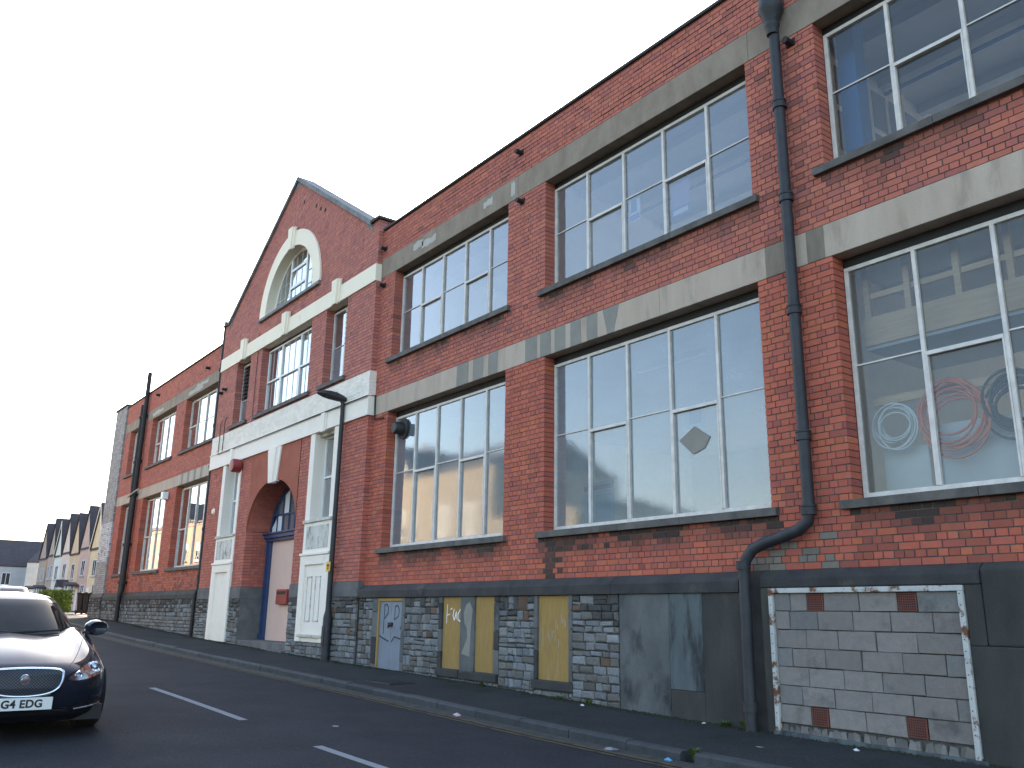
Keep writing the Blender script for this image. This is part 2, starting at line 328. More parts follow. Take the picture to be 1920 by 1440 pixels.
# double yellow lines and broken centre line (children of the road)
def strip(x0, x1, yc, w, dz, step=.5, wob=0.0):
    b = MB(); x = x0; 
    while x > x1+1e-6:
        xn = max(x1, x-step); ya, yb = shift(x)+yc, shift(xn)+yc
        b.quad((x, ya-w/2, road_z(x, ya)+dz), (x, ya+w/2, road_z(x, ya)+dz), (xn, yb+w/2, road_z(xn, yb)+dz), (xn, yb-w/2, road_z(xn, yb)+dz)); x = xn
    return b
strip(4, -60, KERB-.245, .24, .003).build('gutter_channel', M['gutter'], road)
strip(4, -60, KERB-.41, .055, .006).build('yellow_line', M['yline'], road)
strip(4, -60, KERB-.53, .055, .006).build('yellow_line', M['yline'], road)
for x0 in (-7.0+5.75*1, -2.65-1.93, -10.36, -16.1, -21.9, -27.7, -33.5, -39.3):
    pass
for x0, x1 in ((-.9, -4.7), (-4.6-.0, -4.61), (-6.6, -8.38), (-10.36, -14.13), (-21.9, -25.7), (-27.7, -31.5), (-33.5, -37.3)):
    if x0-x1 > .1: strip(x0, x1, -4.66, .10, .004).build('centre_line_dash', M['wline'], road)
# loose gutter silt between kerb and lines
gs = MB(); x = 3
while x > -45:
    for k in range(7):
        px = x+random.uniform(-.3, .3); py = KERB-.135-abs(random.gauss(0, .10)); r = random.uniform(.004, .016); z = road_z(px, py+shift(px))
        a = random.random()*6; gs.add([(px+r*math.cos(a+q*2.1), py+shift(px)+r*math.sin(a+q*2.1), z+.001) for q in range(3)]+[(px, py+shift(px), z+r*.7)], [(0, 1, 3), (1, 2, 3), (2, 0, 3)])
    x -= .12
tag(gs.build('gutter_grit', M['block_mortar']), 'grey grit and silt lying along the gutter by the kerb', 'grit', kind='stuff')

# ------------------------------------------------------------------ factory building
FAC = empty('factory_building', (-18, 0, gz(-18)))
tag(FAC, 'long two storey red brick factory with gabled white trimmed entrance bay', 'factory')
FAC_OFF = Vector(FAC.location)
def part(b, name, m, parent=None, **k):
    # parts are given in world coordinates; the root sits at the building's base
    o = b.build(name, m, parent or FAC, **k)
    if parent is None: o.location = -FAC_OFF
    return o
XC = -21.55; CY = -.12            # gable bay axis and front plane
CH = .080                          # brick course
W_R = [(-15.85, -11.70), (-10.63, -6.36), (-5.30, -1.05)]     # right wing bays
Z_LS, Z_LT, Z_MT, Z_US, Z_UT, Z_UTT, Z_PAR = 1.31, 4.15, 4.57, 5.34, 7.33, 7.78, 8.50
Z_PL = .56
def brick_tint(x, z, zone):
    base = random.choice([(.45, .110, .066), (.435, .105, .065), (.465, .117, .068), (.41, .103, .067), (.47, .125, .071), (.37, .096, .070)])
    v = random.uniform(.88, 1.08)
    c = [q*v for q in base]
    if zone != 'C' and z < 4.1 and random.random() < .07: c = [.47*v, .125*v, .06*v]   # orange ones low down
    if zone == 'C': c = [c[0]*.98+.015, c[1]*1.12+.008, c[2]*1.22+.010]
    if z > 4.6: c = [c[0]*.98+.012, c[1]*1.12+.008, c[2]*1.18+.010]
    # soot and lichen on the courses below sills
    d = 0
    if zone == 'R':
        for x0, x1 in W_R:
            if x0-.1 < x < x1+.1:
                for zs, k in ((Z_LS-.14, 1.0), (Z_US-.13, .75)):
                    dz = zs-z
                    cl = .5+.5*math.sin(x*5.3+zs*3)*math.sin(x*2.1+1.7)
                    fld = k*max(0, 1-dz/.36)*(.25+.95*cl)
                    if 0 < dz < .36: d = min(.95, max(0, fld*1.4*random.uniform(.7, 1.15)-.06))
        if -5.5 < x < -1 and .6 < z < 1.0 and random.random() < .35: d = max(d, random.uniform(.15, .45))
        if -10.6 < x < -7.2 and Z_PL < z < 1.17:          # slanting tar mark at the left end of bay two
            xe = -10.55+(1.17-z)*.55*-.4
            if x > -10.40+(z-1.17)*.55 and random.random() < 1.15-1.0*(x-(-10.40+(z-1.17)*.55))/.55*(1.0 if z < 1.0 else .35): d = random.uniform(.75, .95)
        if -6.75 < x < -5.55 and .6 < z < .95 and random.random() < .4: c = [.20*v, .17*v, .14*v]   # grey patching behind the pipe bend
        if -6.1 < x < -5.6 and z > 4.0 and random.random() < .22: d = max(d, .35)
    if zone == 'L':
        if .6 < z < 1.3 and random.random() < .35: d = random.uniform(.2, .7)
    if random.random() < .02: d = max(d, .3)
    g_ = (.028, .025, .020)
    return tuple(lerp(c[i], g_[i], d) for i in range(3))
ALLB = []      # every brick: (distance, box args, tint, material)
mort = {}
def brick_wall(zone, z0, z1, y, intervals, tintf=brick_tint, deep=.21, matk='brick', zorg=Z_PL):
    """English bond wall facing -y; intervals(za, zb) -> [(xa, xb, left_reveal, right_reveal)]"""
    mb = mort.setdefault(zone, MB())
    i0 = int(math.floor((z0-zorg)/CH)); i1 = int(math.ceil((z1-zorg)/CH))
    for i in range(i0, i1):
        za, zb = max(z0, zorg+i*CH), min(z1, zorg+(i+1)*CH)
        if zb-za < .018: continue
        mod, off = (.230, 0.0) if i % 2 == 0 else (.115, .0575)
        for xa, xb, dl, dr in intervals(za, zb):
            if xb-xa < .03: continue
            mb.box(xa+(.007 if dl else 0), xb-(.007 if dr else 0), y+.007, y+.24, za, zb)
            k = math.floor((xa-off)/mod); cuts = [xa]
            while True:
                k += 1; c = off+k*mod
                if c >= xb: break
                if c-cuts[-1] > .045 and xb-c > .045: cuts.append(c+random.uniform(-.006, .006))
            cuts.append(xb)
            for j in range(len(cuts)-1):
                p, q = cuts[j], cuts[j+1]
                first, last = j == 0 and dl, j == len(cuts)-2 and dr
                dep = deep if (first or last) else .05
                yy = y+random.uniform(-.0025, .0025)
                ax, bx_ = p+(0 if first else .006), q-(0 if last else .006)
                t = tintf((p+q)/2, (za+zb)/2, zone)
                ALLB.append(((Vector(((p+q)/2, y, (za+zb)/2))-CAM).length, (ax, bx_, yy, y+dep, za+.006, zb-.006), t, matk, zone))
def minus(xa, xb, holes, el=False, er=False):
    """solid intervals of [xa, xb] without the holes; edges at a hole are reveals"""
    out = []; cur = xa; cd_ = el
    for h0, h1 in sorted(holes):
        if h1 <= cur or h0 >= xb: continue
        if h0 > cur: out.append((cur, h0, cd_, True))
        cur = max(cur, h1); cd_ = True
    if cur < xb: out.append((cur, xb, cd_, er))
    return out
# right wing
XR = 3.0
def iv_right(za, zb):
    zm = (za+zb)/2; h = []
    if Z_LS < zm < Z_LT or Z_US < zm < Z_UT: h = W_R
    return minus(-16.52, XR, h)
brick_wall('R', Z_PL, Z_LT, 0, iv_right)
brick_wall('R', Z_MT, Z_UT, 0, iv_right)
brick_wall('R', Z_UTT, Z_PAR, 0, iv_right)
# left wing
W_L = [(-37.72, -35.75), (-34.55, -31.52), (-30.4, -27.0)]
def iv_left(za, zb):
    zm = (za+zb)/2; h = []
    if 1.38 < zm < 4.1 or 5.30 < zm < 7.15: h = W_L
    return minus(-38.62, -26.58, h)
for a, b_ in ((.62, 4.1), (4.48, 7.15), (7.55, 8.32)): brick_wall('L', a, b_, 0, iv_left)
# pale weathered end pilaster
def pil_tint(x, z, zone):
    v = random.uniform(.8, 1.15)
    if 1.9 < z < 3.5 and random.random() < .85: return (.55*v, .54*v, .55*v)
    v = 1+(v-1)*.5; return random.choice([(.34*v, .33*v, .32*v), (.31*v, .30*v, .29*v), (.38*v, .37*v, .36*v), (.29*v, .25*v, .24*v)])
brick_wall('L', .62, 8.42, -.06, lambda za, zb: [(-40.45, -38.66, True, True)], pil_tint)
# centre bay
CX0, CX1 = -26.6, -16.5
def gtop(x): return 11.86-.66*abs(x-XC) if abs(x-XC) < 4.66 else 8.78
LUN = (XC, 8.22, 1.62)
C_UP = [(-25.15, -24.05), (-23.18, -19.87), (-19.02, -17.88)]
def iv_c(za, zb):
    zm = (za+zb)/2; x0, x1 = CX0, CX1; h = []
    if zm > 8.78:
        e = (11.86-zm)/.66
        if e <= .03: return []
        x0, x1 = max(CX0, XC-e), min(CX1, XC+e)
    if 8.22 < zm < 8.22+1.9:
        e = math.sqrt(max(0, 1.9**2-(zm-8.22)**2)); h.append((XC-e, XC+e))
    if 5.34 < zm < 7.27: h = C_UP
    if .65 < zm < 4.15:
        h = [(-25.42, -23.93), (-19.33, -17.85), (-23.15, -19.93)]
    el = er = True
    return minus(x0, x1, h, el, er)
brick_wall('C', .65, 4.15, CY, iv_c, deep=.21)
brick_wall('C', 5.15, 7.27, CY, iv_c)
brick_wall('C', 7.69, 11.86, CY, iv_c)
# white painted brick courses of the entrance band
def wt(x, z, zone): v = random.uniform(.9, 1.03); return (v, v, v)
brick_wall('Wh', 4.60, 5.15, CY-.05, lambda za, zb: [(CX0-.02, CX1+.05, True, True)], wt, matk='white_brick')
# deep brick reveal of the door arch: left and right jambs (faces along x) with coursing
for side, xj in ((0, -23.15), (1, -19.93)):
    z = .65; i = 0
    while z < 2.1-.01:
        zb = min(z+CH, 2.1); y = CY+.215; j = 0
        mort.setdefault('C', MB()).box(*((xj-.2, xj-.006) if side == 0 else (xj+.006, xj+.2)), CY+.2, .62, z, zb)
        while y < .58:
            ln = .23 if i % 2 else .115
            yb = min(y+ln, .60)
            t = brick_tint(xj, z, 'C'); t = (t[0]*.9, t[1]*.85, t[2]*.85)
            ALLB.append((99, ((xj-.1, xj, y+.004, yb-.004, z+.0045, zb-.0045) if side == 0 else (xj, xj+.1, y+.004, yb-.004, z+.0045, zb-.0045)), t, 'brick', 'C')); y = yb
        z += CH; i += 1
ALLB.sort(key=lambda q: q[0])
def in_frame(b):
    p = Vector(((b[0]+b[1])/2, b[2], (b[4]+b[5])/2))-CAM; w = p.dot(F)
    return abs(p.dot(R2)/w*1627) < 965 and abs(p.dot(U2)/w*1627) < 725
WALLS = {}
for zone, nm in (('R', 'wall'), ('L', 'wall'), ('C', 'wall'), ('Wh', 'wall')):
    WALLS[zone] = part(mort[zone], nm, M['mortar'] if zone != 'Wh' else M['white'])
cache = {}; n_single = 0; rest = {}
for d, b, t, mk, zone in ALLB:
    if n_single < 300 and zone == 'R' and in_frame(b) and mk == 'brick':
        w = round((b[1]-b[0])/.012)*.012; h = round(b[5]-b[4], 3); dp = round(b[3]-b[2], 2)
        key = (w, h, dp)
        if key not in cache: cache[key] = MB().box(-w/2, w/2, 0, dp, -h/2, h/2).mesh('brick', M['brick'])
        o = bpy.data.objects.new('brick', cache[key]); COL.objects.link(o); o.parent = WALLS['R']
        o.location = ((b[0]+b[1])/2, b[2], (b[4]+b[5])/2); o.color = (*t, 1); n_single += 1
    else:
        rest.setdefault((zone, mk), MB()).box(*b, t=t, back=False)
for (zone, mk), b in rest.items():
    b.build('brickwork', M[mk], WALLS[zone], kind='stuff')

# --- concrete bands of the wings
def band(x0, x1, z0, z1, y, m, name='lintel_band', step=2.9, bev=.006):
    x = x0
    while x < x1-.01:
        xb = min(x1, x+step*random.uniform(.8, 1.2))
        if x1-xb < .6: xb = x1
        part(MB().box(x+.002, xb-.002, y, y+.26, z0, z1), name, m, bevel=bev); x = xb
band(-16.5, XR, Z_LT, Z_MT-.004, -.006, M['concrete'], step=4.5)
band(-16.5, XR, Z_UT, Z_UTT-.004, -.006, M['concrete_dirty'], step=4.5)
band(-38.6, -26.62, 4.1, 4.476, -.006, M['concrete'], step=4)
band(-38.6, -26.62, 7.15, 7.546, -.006, M['concrete_dirty'], step=4)
# repair patches on the lower band
def patch(x0, x1, z0, z1, m, y=-.0095, name='repair_patch', top=None):
    tx0, tx1 = top if top else (x0, x1)
    part(MB().prism([(x0, z0), (x1, z0), (tx1, z1), (tx0, z1)], y, y+.008), name, m)
for x0, x1 in ((-13.24, -12.85), (-12.70, -12.38), (-12.22, -11.94), (-11.14, -10.82), (-10.74, -10.46), (-10.36, -10.10), (-9.97, -9.72), (-9.58, -9.34)):
    patch(x0, x1, Z_LT+.003, Z_MT-.006, M['concrete_patch'])
patch(-9.12, -8.98, Z_LT+.003, Z_MT-.006, M['concrete_patch'], top=(-9.22, -8.86))
for x0, x1 in ((-6.22, -5.92), (-5.62, -5.38)): patch(x0, x1, Z_LT+.003, Z_MT-.006, M['stain'])
for i in range(9):
    x0 = -30.3+.33*i; patch(x0, x0+.17, 4.104, 4.47, M['concrete_patch'] if i % 2 else M['concrete_light'])
for (x0, x1, z0, z1) in ((-15.1, -14.7, 7.52, 7.72), (-14.75, -14.2, 7.45, 7.66), (-12.5, -12.2, 7.5, 7.7), (-11.62, -11.5, 7.40, 7.74), (-30.2, -28.7, 7.2, 7.4), (-29.4, -28.2, 7.32, 7.5), (-36.6, -35.9, 7.2, 7.42), (-34.6, -33.2, 7.22, 7.42)):
    pts = []
    for k in range(9):
        u = k/8; pts.append((lerp(x0, x1, u), z0+random.uniform(0, .05)))
    for k in range(9):
        u = 1-k/8; pts.append((lerp(x0, x1, u), z1-random.uniform(0, .07)))
    part(MB().prism(pts, -.0085, 0), 'spalled_patch', M['concrete_light'])
# --- parapet caps
part(MB().box(-16.46, XR, -.045, .28, Z_PAR, Z_PAR+.055), 'parapet_cap', M['copdark'], bevel=.01)
part(MB().box(-38.66, -26.58, -.045, .28, 8.32, 8.375), 'parapet_cap', M['copdark'], bevel=.01)
part(MB().box(-40.52, -38.62, -.11, .30, 8.42, 8.49), 'parapet_cap', M['copdark'], bevel=.01)
# open, washed out joints in the parapet brickwork (dark slots)
for i in range(46):
    x = random.uniform(-15.6, -6.2); z = Z_UTT+CH*random.randint(1, 7)+.02
    w = random.choice([.1, .15, .25, .4, .6]) if i % 3 else random.uniform(.5, 1.2)
    zc = Z_PL+round((z-Z_PL)/CH)*CH
    part(MB().box(x, x+w, -.0035, .004, zc-.007, zc+.006), 'open_joint', M['dark'])

# --- windows
def window(x0, x1, z0, z1, y, cols, split, thick=(), fr=M['alu'], gl=(M['clear'], M['clear']), bar=.045, sill=True, lead=0, name='window', sillm=None, rows=None, sx=.12, sh=.125):
    """outer frame at depth y with mullions, transoms and single panes; sill outside"""
    f = MB(); w = .05; d = .06
    f.box(x0, x1, y, y+d, z1-w, z1); f.box(x0, x1, y, y+d, z0, z0+w)
    f.box(x0, x0+w, y, y+d, z0+w, z1-w); f.box(x1-w, x1, y, y+d, z0+w, z1-w)
    win = part(f, name, fr, bevel=.004)
    if isinstance(cols, int): cols = [i/cols for i in range(cols+1)]
    n = len(cols)-1; xs = [lerp(x0, x1, c) for c in cols]; zs = lerp(z1, z0, split) if split else None
    for x in xs[1:-1]:
        MB().box(x-bar/2, x+bar/2, y-.008, y+d-.01, z0+w, z1-w).build('mullion', fr, win, bevel=.004)
    for i in range(n):
        a = xs[i]+(w if i == 0 else bar/2); b = xs[i+1]-(w if i == n-1 else bar/2)
        ztop, zbot = z1-w, z0+w
        if split:
            if i in thick:
                zz = zs-.03; hb = .023
                MB().box(a, b, y-.018, y+d-.012, zz-hb, zz+hb).build('transom', fr, win, bevel=.004)
                # slim casement edge
                for (p, q, r_, s_) in ((a, a+.018, zbot, zz-hb), (b-.018, b, zbot, zz-hb)): MB().box(p, q, y-.014, y+d-.02, r_, s_).build('casement_stile', fr, win)
            else:
                zz = zs+.02; hb = .009
                MB().box(a, b, y+.012, y+d-.02, zz-hb, zz+hb).build('transom', fr, win)
            spans = [(zz+hb, ztop, gl[0]), (zbot, zz-hb, gl[1])]
        else: spans = [(zbot, ztop, gl[0])]
        for q0, q1, gm in spans:
            tl = random.uniform(-.0025, .0025); tw = random.uniform(-.0018, .0018)
            pb = MB().add([(a-.004, y+.03-tl-tw, q0-.004), (b+.004, y+.03-tl+tw, q0-.004), (b+.004, y+.03+tl+tw, q1+.004), (a-.004, y+.03+tl-tw, q1+.004)], [(0, 1, 2, 3)])
            pb.build('pane', gm, win)
            for k in range(lead):
                lx = lerp(a, b, (k+1)/(lead+1)); MB().box(lx-.006, lx+.006, y+.018, y+.026, q0, q1).build('leading', M['lead'], win)
    if sill:
        so = y
        b = MB(); ya, yb = so-.31-sx*.0, so+.0
        ya = (CY if name == 'x' else 0)
        return win
    return win
def sill(win, x0, x1, z, yf, m=None, h=.125, out=.075, yb=.2, name='sill'):
    m = m or M['sill']; x = x0; segs = []
    n = max(1, round((x1-x0)/1.45))
    for i in range(n):
        a, b = lerp(x0, x1, i/n)+.002, lerp(x0, x1, (i+1)/n)-.002; j = random.uniform(-.004, .004)
        MB().xprism([(yf-out+j, z-h), (yf-out+j, z-.028), (yb, z+.006), (yb, z-h)], a, b).build(name, m, win, bevel=.006)
for i, (x0, x1) in enumerate(W_R):
    lo = window(x0+.01, x1-.01, Z_LS+.01, Z_LT-.12, .20, 5, .45, thick=(1, 3), gl=(M['obscure'], M['obscure']) if i < 2 else (M['reed'], M['reed']))
    sill(lo, x0-.13, x1+.11, Z_LS, 0)
    up = window(x0+.01, x1-.01, Z_US+.01, Z_UT-.10, .20, 5, .47, thick=(1, 3), gl=(M['clear'], M['clear']) if i < 2 else (M['clear3'], M['clear3']))
    sill(up, x0-.13, x1+.11, Z_US, 0)
    # black strip above the recessed frame, painted as the shade under the lintel
    part(MB().box(x0, x1, .215, .25, Z_LT-.14, Z_LT+.01), 'shade_strip', M['iron_black']); part(MB().box(x0, x1, .215, .25, Z_UT-.12, Z_UT+.01), 'shade_strip', M['iron_black'])
for x0, x1 in W_L:
    for z0, z1 in ((1.38, 4.1), (5.30, 7.15)):
        wi = window(x0+.01, x1-.01, z0+.01, z1-.08, .2, 4 if x1-x0 > 2.5 else 3, .52, thick=(0, 3), gl=(M['clear2'], M['clear2']), bar=.07)
        sill(wi, x0-.14, x1+.12, z0, 0)
# centre upper windows
cw = window(-23.17, -19.88, 5.35, 7.20, .08, [0, .30, .68, 1], .50, thick=(0, 1, 2), fr=M['upvc'], gl=(M['clear2'], M['clear2']), bar=.08, lead=2)
sill(cw, -23.33, -19.70, 5.34, CY, yb=.08)
cn = window(-19.01, -17.89, 5.35, 7.20, .08, [0, .62, 1], .52, fr=M['alu'], gl=(M['clear2'], M['obscure'])); sill(cn, -19.16, -17.75, 5.34, CY, yb=.08)
# louvred narrow window
lv = window(-25.14, -24.06, 5.35, 7.20, .08, 1, .62, fr=M['alu'], gl=(M['obscure'], M['obscure'])); sill(lv, -25.3, -23.92, 5.34, CY, yb=.08)
for k in range(9):
    z = 6.15+.115*k
    MB().add([(-25.08, .03, z), (-24.12, .03, z), (-24.12, .11, z+.075), (-25.08, .11, z+.075), (-25.08, .035, z-.006), (-24.12, .035, z-.006), (-24.12, .115, z+.069), (-25.08, .115, z+.069)], [(0, 1, 2, 3), (7, 6, 5, 4), (0, 4, 5, 1), (3, 2, 6, 7), (0, 3, 7, 4), (1, 5, 6, 2)]).build('louvre', M['iron'], lv)
for k in range(7):
    z = 6.25+.13*k; MB().box(-18.30, -17.93, .062, .09, z, z+.02).build('louvre', M['iron'], cn)
# centre band and keystones
def key(x, z0, z1, w0, w1, y, m, dep=.09):
    part(MB().prism([(x-w0*.32, z0-.02), (x+w0*.32, z0-.02), (x+w1*.32, z1), (x-w1*.32, z1)], y-dep, y+.02), 'keystone', m, bevel=.008)
    part(MB().prism([(x-w0/2, z0), (x+w0/2, z0), (x+w1/2, z1-.012), (x-w1/2, z1-.012)], y-dep*.5, y+.02), 'keystone', m, bevel=.008)
def cbox(x0, x1, y0, y1, z0, z1, name, m, bev=.008): return part(MB().box(x0, x1, y0, y1, z0, z1), name, m, bevel=bev)
for x0, x1 in ((CX0, -24.0), (-23.996, XC), (XC+.004, -19.05), (-19.046, CX1+.01)): cbox(x0, x1, CY-.035, .1, 7.27, 7.686, 'string_course', M['cream'])
for x in (-24.6, -21.52, -18.45): key(x, 7.24, 7.86, .34, .46, CY-.035, M['cream'])
# entrance band: smooth lower course, ledge and run of cable
for x0, x1 in ((CX0-.02, -23.2), (-23.196, -19.9), (-19.896, CX1+.06)): cbox(x0, x1, CY-.06, .1, 4.15, 4.575, 'fascia', M['white'])
cbox(CX0-.02, CX1+.07, CY-.085, CY, 4.576, 4.606, 'fascia_ledge', M['white'])
part(MB().tube([(-25.9, CY-.10, 4.56), (-22.5, CY-.10, 4.555), (-19.2, CY-.10, 4.57), (-16.42, CY-.10, 4.56)], .014, 6), 'cable', M['iron_black'])
part(MB().tube([(-25.9, CY-.075, 4.56), (-25.9, CY-.075, 5.5), (-25.75, CY-.075, 5.56)], .012, 6), 'cable', M['iron_black'])
part(MB().tube([(-25.55, CY-.075, 4.56), (-25.55, CY-.075, 5.55), (-25.4, CY-.075, 5.62)], .012, 6), 'cable', M['iron_black'])
part(MB().tube([(-16.40, -.03, 4.6), (-16.38, -.03, 4.05), (-16.0, -.03, 4.03)], .016, 6), 'cable', M['iron_black'])
part(MB().tube([(-23.5, CY-.012, 4.65), (-23.5, CY-.012, 7.8)], .008, 5), 'cable', M['copdark'])
# lower white surrounds with narrow windows, panels and blank doors
for x0, x1, o0, o1, zb, pan in ((-25.42, -23.93, -25.18, -24.10, -.78, 'L'), (-19.33, -17.85, -19.09, -18.06, -.62, 'R')):
    yf = CY-.03
    cbox(x0, o0, yf, .16, 2.08, 4.15, 'surround', M['white']); cbox(o1, x1, yf, .16, 2.08, 4.15, 'surround', M['white'])
    cbox(x0, x1, yf-.05, .1, 2.02, 2.085, 'surround_sill', M['white_stained'])
    cbox(x0, x1, yf, .1, 1.33, 2.02, 'surround_panel', M['white'])
    cbox(x0+.16, x1-.16, yf-.012, .1, 1.42, 1.94, 'inset_panel', M['white_stained'])
    cbox(x0-.03, x1+.03, yf-.06, .1, 1.27, 1.33, 'door_cornice', M['white'])
    cbox(x0-.02, x1+.02, yf-.03, .1, 1.06, 1.266, 'door_head', M['white'])
    cbox(x0-.02, x0+.24, yf-.03, .1, zb, 1.06, 'door_architrave', M['white']); cbox(x1-.24, x1+.02, yf-.03, .1, zb, 1.06, 'door_architrave', M['white'])
    bd = part(MB().box(x0+.24, x1-.24, yf+.02 if pan == 'R' else yf+.036, .1+.1, zb, 1.06), 'blank_door', M['white'])
    if pan == 'R':
        for xx in (x0+.36, x0+.80):
            fr_ = MB(); a, b, c, d = xx, xx+.26, -.18, .80
            for q in ((a, b, c, c+.02), (a, b, d-.02, d), (a, a+.02, c, d), (b-.02, b, c, d)): fr_.box(q[0], q[1], yf+.005, yf+.03, q[2], q[3])
            fr_.build('panel_moulding', M['white_stained'], bd)
        cbox(x0+.1, x1-.1, yf-.05, yf+.0, zb+.10, zb+.16, 'door_threshold', M['white_stained'])
    wn_ = window(o0+.01, o1-.01, 2.09, 4.08, .13, 1, .48, thick=(0,), fr=M['upvc'], gl=(M['clear2'], M['clear2']), bar=.07, lead=1)
    part(MB().box(o0, o1, -.02, .15, 4.07, 4.16), 'window_head', M['white_stained'])
    key((x0+x1)/2, 4.12, 4.56, .26, .34, CY-.06, M['white'], dep=.05)
# lunette: cream arch ring, keystone, window with leading
def arc(cx, cz, r, n, a0=0, a1=math.pi, rz=None): return [(cx+r*math.cos(lerp(a0, a1, i/n)), cz+(rz or r)*math.sin(lerp(a0, a1, i/n))) for i in range(n+1)]
NV = 18
ring = MB()
oo, ii = arc(XC, 8.22, 2.02, 36), arc(XC, 8.22, 1.58, 36)
for i in range(36):
    a, b, c, d = oo[i], oo[i+1], ii[i+1], ii[i]
    ring.add([(a[0], CY-.05, a[1]), (b[0], CY-.05, b[1]), (c[0], CY-.05, c[1]), (d[0], CY-.05, d[1]), (a[0], .2, a[1]), (b[0], .2, b[1]), (c[0], .2, c[1]), (d[0], .2, d[1])], [(3, 2, 1, 0), (0, 1, 5, 4), (2, 3, 7, 6)])
for k in (0, 36):
    a, d = oo[k], ii[k]; ring.add([(a[0], CY-.05, a[1]), (d[0], CY-.05, d[1]), (d[0], .2, d[1]), (a[0], .2, a[1])], [(0, 1, 2, 3) if k == 0 else (3, 2, 1, 0)])
arch_ring = part(ring, 'arch_surround', M['cream'], smooth=35)
key(XC, 9.72, 10.36, .32, .46, CY-.05, M['cream'])
lun = MB(); o2, i2 = arc(XC, 8.22, 1.585, 36), arc(XC, 8.22, 1.51, 36)
for i in range(36):
    a, b, c, d = o2[i], o2[i+1], i2[i+1], i2[i]
    lun.add([(a[0], .10, a[1]), (b[0], .10, b[1]), (c[0], .10, c[1]), (d[0], .10, d[1]), (c[0], .16, c[1]), (d[0], .16, d[1])], [(3, 2, 1, 0), (2, 3, 5, 4)])
lun.box(XC-1.56, XC+1.56, .10, .16, 8.22, 8.29)
LW = part(lun, 'window', M['upvc'])
for x in (XC-.52, XC+.52): MB().box(x-.04, x+.04, .09, .15, 8.28, 8.22+math.sqrt(1.53**2-.56**2)).build('mullion', M['upvc'], LW)
for z in (8.78, 9.30): MB().box(XC-.48, XC+.48, .085, .15, z-.04, z+.04).build('transom', M['upvc'], LW)
for (a, b) in ((-1.5, -.56), (-.48, .48), (.56, 1.5)):
    pts = [(XC+a, 8.285)]+[(XC+lerp(b, a, 0)-0, 8.285)]
    top = [(XC+lerp(b, a, k/10), 8.22+math.sqrt(max(0, 1.512**2-lerp(b, a, k/10)**2))) for k in range(11)]
    poly = [(XC+a, 8.285), (XC+b, 8.285)]+[(p[0], max(8.286, p[1])) for p in top]
    MB().add([(p[0], .12, p[1]) for p in poly], [tuple(range(len(poly)))]).build('pane', M['clear2'], LW)
for x in (-1.2, -.88, -.2, .16, .88, 1.2):
    MB().box(XC+x-.006, XC+x+.006, .105, .115, 8.28, 8.22+math.sqrt(1.5**2-x*x)).build('leading', M['lead'], LW)
for z in (8.60, 9.0):
    for s_ in (-1, 1):
        e = math.sqrt(1.5**2-(z-8.22)**2); MB().box(*sorted((XC+s_*.56, XC+s_*e)), .105, .115, z-.006, z+.006).build('leading', M['lead'], LW)
sill(LW, XC-2.02, XC+2.02, 8.22, CY, m=M['coping'], h=.11, out=.08, yb=.1)
# gable copings, kneelers, roof
for s_ in (-1, 1):
    n = 6
    for k in range(n):
        u0, u1 = 4.72*k/n, 4.72*(k+1)/n-.006
        xa, xb = XC+s_*u0, XC+s_*u1; za, zb = 11.90-.66*u0, 11.90-.66*u1
        p = [(xa, za-.06), (xb, zb-.06), (xb, zb+.08), (xa, za+.08)]
        if s_ < 0: p = p[::-1]
        part(MB().prism(p, CY-.07, .32), 'coping_stone', M['coping'], bevel=.01)
    xk = XC+s_*4.72
    a, b = sorted((XC+s_*4.70, XC+s_*5.12))
    cbox(a, b, CY-.07, .35, 8.78, 8.85, 'kneeler_cap', M['copdark'])
    # wedge shaped kneeler stone
    part(MB().prism([(XC+s_*4.25, 8.98), (XC+s_*4.72, 8.60), (XC+s_*4.72, 8.80)] if s_ > 0 else [(XC+s_*4.72, 8.80), (XC+s_*4.72, 8.60), (XC+s_*4.25, 8.98)], CY-.012, CY+.1), 'kneeler_stone', M['coping'])
part(MB().prism([(XC-.35, 11.64), (XC+.35, 11.64), (XC, 11.87)], CY-.010, CY+.1), 'apex_stone', M['coping'])
# side walls of the gable block above the wing roofs
for s_ in (-1, 1):
    x = XC+s_*5.05
    z = 8.1; i = 0; sb = MB(); sm = MB()
    while z < 8.77:
        zb = min(8.78, z+CH); y = .10; 
        sm.box(*sorted((x-s_*.2, x-s_*.007)), .08, 4.0, z, zb)
        while y < 4.0:
            ln = .23 if i % 2 else .115; t = brick_tint(x, z, 'C'); sb.box(*sorted((x-s_*.1, x)), y+.004, min(4.0, y+ln)-.004, z+.004, zb-.004, t=t); y += ln
        z = zb; i += 1
    so_ = part(sm, 'side_wall', M['mortar']); sb.build('brickwork', M['brick'], so_, kind='stuff')
    part(MB().box(*sorted((x-s_*.24, x+s_*.04)), .30, 4.05, 8.78, 8.84), 'parapet_cap', M['copdark'])
